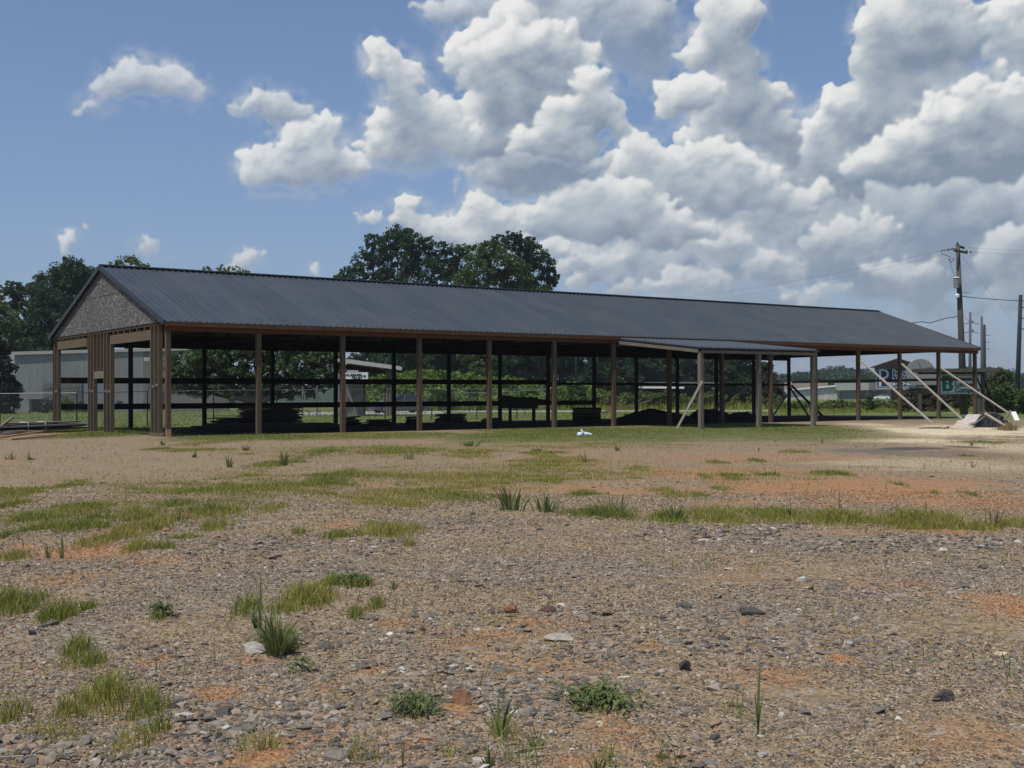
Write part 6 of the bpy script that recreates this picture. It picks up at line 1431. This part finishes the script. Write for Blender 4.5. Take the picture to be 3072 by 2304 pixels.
tree('broadleaf_tree', 'tree whose light crown peeks over the left end of the ridge', 385, 150, [(385, 800, 40), (350, 810, 28), (430, 812, 26), (390, 850, 50)], .30, M['leaf_light'], group=far, cover=2.6, seed=15)
tree('broadleaf_tree', 'thin light treetop over the ridge, farther right', 690, 160, [(620, 812, 16), (667, 812, 18), (700, 815, 24), (730, 822, 20), (690, 870, 50)], .24, M['leaf_light'], group=far, cover=1.6, seed=16)
tree('oak_tree', 'tall oak with a gappy crown, left of the two big trees over the roof', 1200, 150,
     [(1195, 715, 52), (1225, 720, 40), (1160, 740, 38), (1118, 722, 26), (1105, 755, 26), (1095, 790, 40), (1150, 800, 48), (1215, 790, 50), (1270, 765, 50), (1290, 730, 24), (1285, 810, 45), (1225, 850, 60), (1150, 860, 55), (1075, 835, 34), (1045, 822, 28), (1040, 850, 30), (1320, 770, 26), (1325, 738, 18), (1180, 1060, 60), (1260, 1080, 50), (1200, 1120, 40)],
     .26, M['leaf_dark'], group=far, cover=3.4, nc=52, cr=.24, trunk=.28, seed=21)
tree('broadleaf_tree', 'lower dark tree between the two big trees over the roof', 1350, 155, [(1365, 765, 34), (1390, 750, 22), (1340, 810, 40), (1380, 830, 45), (1320, 860, 45), (1350, 1060, 56), (1330, 1110, 40)], .26, M['leaf_dark'], group=far, cover=3.8, seed=22)
tree('broadleaf_tree', 'olive green broad tree before the rounded pine over the roof', 1440, 145, [(1430, 765, 40), (1470, 745, 34), (1500, 790, 50), (1440, 820, 48), (1540, 840, 52), (1400, 850, 40), (1480, 860, 50), (1555, 800, 30), (1430, 1055, 56), (1480, 1085, 50), (1440, 1120, 40)], .26, M['leaf_mid'], group=far, cover=3.8, seed=23)
tree('pine_tree', 'rounded dark pine, rightmost of the big trees over the roof', 1580, 158,
     [(1500, 728, 34), (1540, 722, 34), (1575, 735, 34), (1605, 758, 34), (1635, 790, 34), (1650, 825, 28), (1655, 850, 18), (1600, 815, 40), (1560, 780, 44), (1610, 865, 42), (1570, 850, 40), (1665, 830, 14), (1590, 720, 16), (1555, 712, 14), (1560, 1050, 56), (1640, 1065, 54), (1600, 1115, 44)], .26, M['leaf_pine'], group=far, cover=3.6, nc=46, cr=.25, trunk=.28, seed=24)
tree('broadleaf_tree', 'small light green treetop at the left foot of the oak', 1015, 150, [(1010, 835, 14), (1035, 840, 16), (1070, 845, 16), (1020, 870, 20)], .26, M['leaf_light'], group=far, cover=3, seed=25)
tree('broadleaf_tree', 'small light green treetop at the right foot of the pine', 1625, 150, [(1630, 868, 18), (1605, 872, 16), (1640, 885, 18)], .26, M['leaf_mid'], group=far, cover=3, seed=26)
# big flowering tree in front of the metal building, seen through the barn
L = [(560, 1100, 62), (620, 1090, 62), (690, 1085, 66), (760, 1090, 66), (830, 1090, 66), (900, 1090, 66), (965, 1100, 60), (540, 1150, 36), (600, 1155, 46), (680, 1155, 46), (760, 1155, 48), (850, 1160, 48), (930, 1155, 48), (985, 1140, 32), (640, 1035, 55), (760, 1030, 60), (880, 1030, 60), (985, 1080, 30)]
tree('flowering_tree', 'wide low tree dotted with white blossom seen through the left bays', 770, 84, L, .18, M['leaf_mag'], group=None, cover=4.6, nc=60, cr=.22, trunk=.3, seed=31)
# dark trees behind the vines
dk = 'dark trees seen through the barn'
for i, (px, t, w_, top, lab, mt) in enumerate([(1130, 168, 90, 960, 'dark tree behind the porch roof, leftmost of the row', 'leaf_dark'), (1275, 172, 90, 930, 'very dark tree behind the porch building right side', 'leaf_dark'),
        (1400, 170, 90, 950, 'dark tree behind the light vine bank, third of the row', 'leaf_dark'), (1540, 165, 90, 960, 'blackish spreading tree above the wooden hopper', 'leaf_pine'), (1680, 175, 95, 980, 'dark green tree seen right above the banded bundle', 'leaf_dark'),
        (1820, 180, 95, 1000, 'dark green tree seen left of the lean-to roof', 'leaf_dark'), (1960, 185, 90, 1050, 'mid green tree seen under the lean-to roof', 'leaf_far'), (2080, 195, 80, 1075, 'mid green tree behind the long shelter', 'leaf_far'), (2190, 190, 70, 1080, 'mid green tree left of the brown bush', 'leaf_far')]):
    r = random.Random(i); LL = [(px+r.uniform(-.6, .6)*w_, r.uniform(top+40, 1170), r.uniform(.42, .6)*w_) for _ in range(7)]+[(px, top+45, 45), (px-w_*.6, 1150, 40), (px+w_*.6, 1150, 40), (px-w_*.5, 1085, 44), (px+w_*.5, 1085, 44), (px, 1065, 50), (px, 1120, 50)]
    tree('broadleaf_tree', lab, px, t, LL, .32, M[mt], group=dk, cover=3.8, nc=44, seed=40+i, trunk=.17)
tree('blooming_bush', 'rounded tall bush with brownish bloom seen between the far posts', 2280, 118, [(2290, 1110, 26), (2265, 1130, 34), (2300, 1150, 40), (2250, 1170, 36), (2320, 1190, 34), (2275, 1195, 44), (2235, 1195, 28), (2305, 1100, 14)], .17, M['bush_brown'], cat='bush', cover=4.5, trunk=.12, seed=60)
def shrub(name, label, px, t, LL, leaf, mat, seed, cover=4.5, group=None, cat='shrub'):
    b = base(px, t); lob = px_lobes(LL, t, seed=seed); C_ = clumps(lob, leaf, cover, .3, 34, seed, .25); C_ = C_[C_[:, 2] > .03]; V, Q = quads(C_-b, leaf, .7, seed)
    o = mesh_obj(name, V, [Q], mat); o.location = b; return tag(o, label, cat, group)
sh = 'shrubs around the field'
shrub('shrub', 'low brownish shrub beside the trash bin', 150, 107, [(150, 1212, 22), (140, 1225, 16)], .16, M['bush_brown'], 71, group=sh)
shrub('shrub', 'rounded green shrub behind the first gable opening', 193, 107, [(185, 1210, 24), (205, 1216, 20), (175, 1222, 16)], .16, M['weed_green'], 72, group=sh)
shrub('shrub', 'small grey green shrub left of the pale roll door', 222, 109, [(220, 1215, 12)], .16, M['bush_brown'], 73, group=sh)
shrub('shrub', 'small shrub at the frame of the pale roll door', 243, 109, [(243, 1214, 12)], .16, M['bush_brown'], 74, group=sh)
shrub('shrub', 'big dark shrub under the white lumber sign', 2770, 88, [(2745, 1190, 34), (2790, 1175, 34), (2760, 1215, 34), (2720, 1215, 26), (2810, 1210, 34), (2850, 1205, 36), (2890, 1200, 30), (2800, 1150, 20)], .15, M['bush_brown'], 75, group=sh)
shrub('shrub', 'tall bushy green shrub right of the timber framed sign', 3005, 80, [(2990, 1150, 30), (3010, 1130, 26), (2985, 1190, 36), (3020, 1180, 36), (3000, 1220, 34), (3045, 1215, 30), (2970, 1215, 24), (3000, 1112, 12)], .15, M['leaf_mid'], 76, 5, group=sh)
shrub('shrub', 'light weedy shrub at the right edge of the picture', 3070, 74, [(3065, 1215, 28), (3085, 1180, 28), (3060, 1240, 20), (3100, 1230, 30)], .15, M['weed_green'], 77, group=sh)
shrub('shrub', 'small pine like shrub behind the end brace', 2605, 95, [(2612, 1205, 14), (2610, 1192, 9), (2606, 1218, 16)], .14, M['leaf_mid'], 78, group=sh)
shrub('shrub', 'dark shrub behind the fence between the fifth and sixth posts', 1330, 104, [(1330, 1195, 26), (1355, 1205, 20)], .17, M['leaf_dark'], 79, group=sh)
shrub('shrub', 'dark green bush rising from the vines right of the banded bundle', 1735, 112, [(1720, 1165, 26), (1745, 1175, 22)], .17, M['leaf_mid'], 80, group=sh)
# vines and tall weeds: masses
def mass(name, label, cells, leaf, mat, seed, cover=4., shell=.2):
    lob = []; r = random.Random(seed)
    for (px, py, rp, t) in cells:
        R = rp/F_PX*t; p = DP(px, py, t); lob.append((p[0], p[1], max(p[2], R*.3), R*1.2, R*1.2, R))
    C_ = clumps(lob, leaf, cover, .3, 26, seed, shell); C_ = C_[C_[:, 2] > .02]; V, Q = quads(C_, leaf, .75, seed)
    return tag(mesh_obj(name, V, [Q], mat), label, name.replace('_', ' '), kind='stuff')
r = random.Random(5); cells = []
top = {1080: 1150, 1120: 1128, 1160: 1120, 1220: 1112, 1290: 1108, 1350: 1112, 1420: 1122, 1500: 1132, 1540: 1130, 1580: 1138, 1640: 1165, 1700: 1148, 1760: 1155, 1820: 1172}
ks = sorted(top)
for px in range(1080, 1830, 13):
    tp = np.interp(px, ks, [top[q] for q in ks])
    for _ in range(3): py = r.uniform(tp+18, 1222); cells.append((px+r.uniform(-8, 8), py, 18+r.uniform(0, 9), 128-.14*(py-tp)+r.uniform(-3, 3)))
    cells.append((px, tp+17, 16, 129))
for px in range(1090, 1660, 17):
    cells.append((px+r.uniform(-8, 8), r.uniform(1196, 1220), 14+r.uniform(0, 8), 114+r.uniform(-2, 2)))
mass('vine_bank', 'bright green vines smothering the bank behind the fence', cells, .24, M['leaf_kudzu'], 91, 3.2)
cells = []
for px in range(1640, 3130, 15):
    far_t = 118 if px < 2340 else 104
    for _ in range(2): cells.append((px+r.uniform(-9, 9), r.uniform(1192, 1216) if px < 2340 else r.uniform(1212, 1226), (13 if px < 2340 else 9)+r.uniform(0, 8), far_t+r.uniform(-5, 5)))
mass('tall_weeds', 'tall green roadside weeds in a belt beyond the barn', cells, .17, M['weed_green'], 92, 3.6)
def tall_grass():
    r = np.random.default_rng(8); n = 26000; px = r.uniform(1020, 3150, n); t = r.uniform(86, 122, n)
    t = np.where(px < 1640, r.uniform(112, 122, n), t)
    P_ = np.array([base(a_, b_) for a_, b_ in zip(px, t)]); k = np.clip((t-88)/26, .12, 1)
    h = (.25+.75*r.random(n))*k*.9; V, Q, T = blades(P_[:, 0], P_[:, 1], 0*h, h, .05+.03*r.random(n), .35, r)
    ok = ~((px > 1330) & (px < 2340) & (t > 92) & (t < 110)); ok5 = np.repeat(ok, 5)
    idx = np.cumsum(ok5)-1; Q = idx[Q[ok]]; T = idx[T[ok]]
    o = mesh_obj('field_grass', V[ok5], [Q, T], GM, None, False, {'tone': np.repeat(np.clip(.12+.5*vnoise(P_[:, 0], P_[:, 1], .4, 3), 0, 1), 5)[ok5]})
    tag(o, 'unmown grass rising towards the weed belt', 'grass', kind='stuff')
tall_grass()
# ---------------------------------------------------------------- hills with forest
def hills():
    ks = [1800, 1900, 2000, 2080, 2150, 2250, 2330, 2400, 2440, 2480, 2530, 2600, 2650, 2700, 2780, 2850, 2900, 2960, 3020, 3080, 3200, 3400]
    vs = [1070, 1068, 1062, 1072, 1085, 1105, 1112, 1112, 1098, 1088, 1085, 1094, 1106, 1112, 1106, 1092, 1086, 1090, 1096, 1104, 1098, 1100]
    ks = [-600, -100, 500, 1200]+ks; vs = [1110, 1100, 1105, 1100]+vs
    T0, T1 = 500, 700; V = []; n = 140; rows = 8
    xs = np.linspace(-600, 3400, n)
    for j in range(rows):
        f_ = j/(rows-1); t = T0+(T1-T0)*f_
        for px in xs:
            top_ = DP(px, float(np.interp(px, ks, vs))+62, T1)[2]; p = base(px, t); p[2] = top_*(math.sin(f_*math.pi/2)**1.3)-.5; V.append(p)
    Q = [(j*n+i, j*n+i+1, (j+1)*n+i+1, (j+1)*n+i) for j in range(rows-1) for i in range(n-1)]
    # back slope
    for px in xs: p = base(px, T1+160); p[2] = -1; V.append(p)
    Q += [((rows-1)*n+i, (rows-1)*n+i+1, rows*n+i+1, rows*n+i) for i in range(n-1)]
    tag(mesh_obj('hills', V, [np.array(Q)], plain('hill_soil', (.035, .055, .028), .2, .9, .1, sc=.05), None, True), kind='structure')
    r = np.random.default_rng(3); lob = []
    for px in np.arange(1780, 3160, 5.0):
        for k in range(7):
            f_ = r.random()**.7; t = T0+(T1-T0)*f_; q = px+r.uniform(-6, 6)
            top_ = DP(q, float(np.interp(q, ks, vs))+62, T1)[2]; g_ = top_*(math.sin(f_*math.pi/2)**1.3); R = r.uniform(2.6, 4.6); p = base(q, t)
            lob.append((p[0], p[1], g_+R*.9, R, R, R*1.1))
    C_ = clumps(lob, 1.0, 1.6, .34, 14, 3, .3); V, Q = quads(C_, 1.0, .8, 3)
    tag(mesh_obj('hill_forest', V, [Q], M['leaf_far']), 'distant wooded hills beyond the shops', 'forest', kind='stuff')
    # farther ridge
hills()
# nearer tree belt at the foot of the hill
cells = []
for px in range(2345, 3130, 16):
    cells.append((px+r.uniform(-8, 8), r.uniform(1128, 1150), r.uniform(13, 20), 470+r.uniform(-8, 8)))
    cells.append((px+r.uniform(-8, 8), r.uniform(1155, 1175), r.uniform(12, 18), 462+r.uniform(-8, 8)))
mass('tree_belt', 'belt of green trees at the foot of the hills', cells, .8, M['leaf_far'], 95, 2.6)

# ---------------------------------------------------------------- pale pipes seen through the barn near the parking lot
root = thing('pipe_rack', base(940, 78), 'thin pale bent pipes standing near the parking lot', 'rack')
for px0, px1, py0, py1 in ((906, 916, 1162, 1212), (944, 950, 1165, 1206), (976, 984, 1195, 1212), (920, 927, 1228, 1248), (950, 962, 1225, 1247)):
    m = MB(); a_, b_ = DP(px0, py0, 78), DP(px1, py1, 78); m.tube([a_, (a_+b_)/2+(.08, 0, 0), b_], .045, 6); setp(m.build('pipe', M['galv'], root), root)
m = MB(); m.bar(DP(830, 1206, 78), DP(1040, 1206, 78), .06, .06); setp(m.build('pipe', M['galv'], root), root)
for px in (908, 951): m = MB(); b_ = base(px, 78.2); m.tube([b_, b_+(0, 0, 1.95)], .05, 6); setp(m.build('pipe', M['galv'], root), root)

# ---------------------------------------------------------------- air
def air():
    m = bpy.data.materials.new('thin_summer_haze'); m.use_nodes = True; t = NT(m.node_tree); t.n.clear()
    v = t.n.new('ShaderNodeVolumePrincipled'); v.inputs['Color'].default_value = (.86, .91, 1, 1); v.inputs['Density'].default_value = .0002; v.inputs['Anisotropy'].default_value = .2
    o = t.n.new('ShaderNodeOutputMaterial'); t.l.new(v.outputs[0], o.inputs['Volume'])
    tag(MB().box(-700, 1300, -300, 1300, -1.6, 42).build('haze', m), kind='stuff')
air()
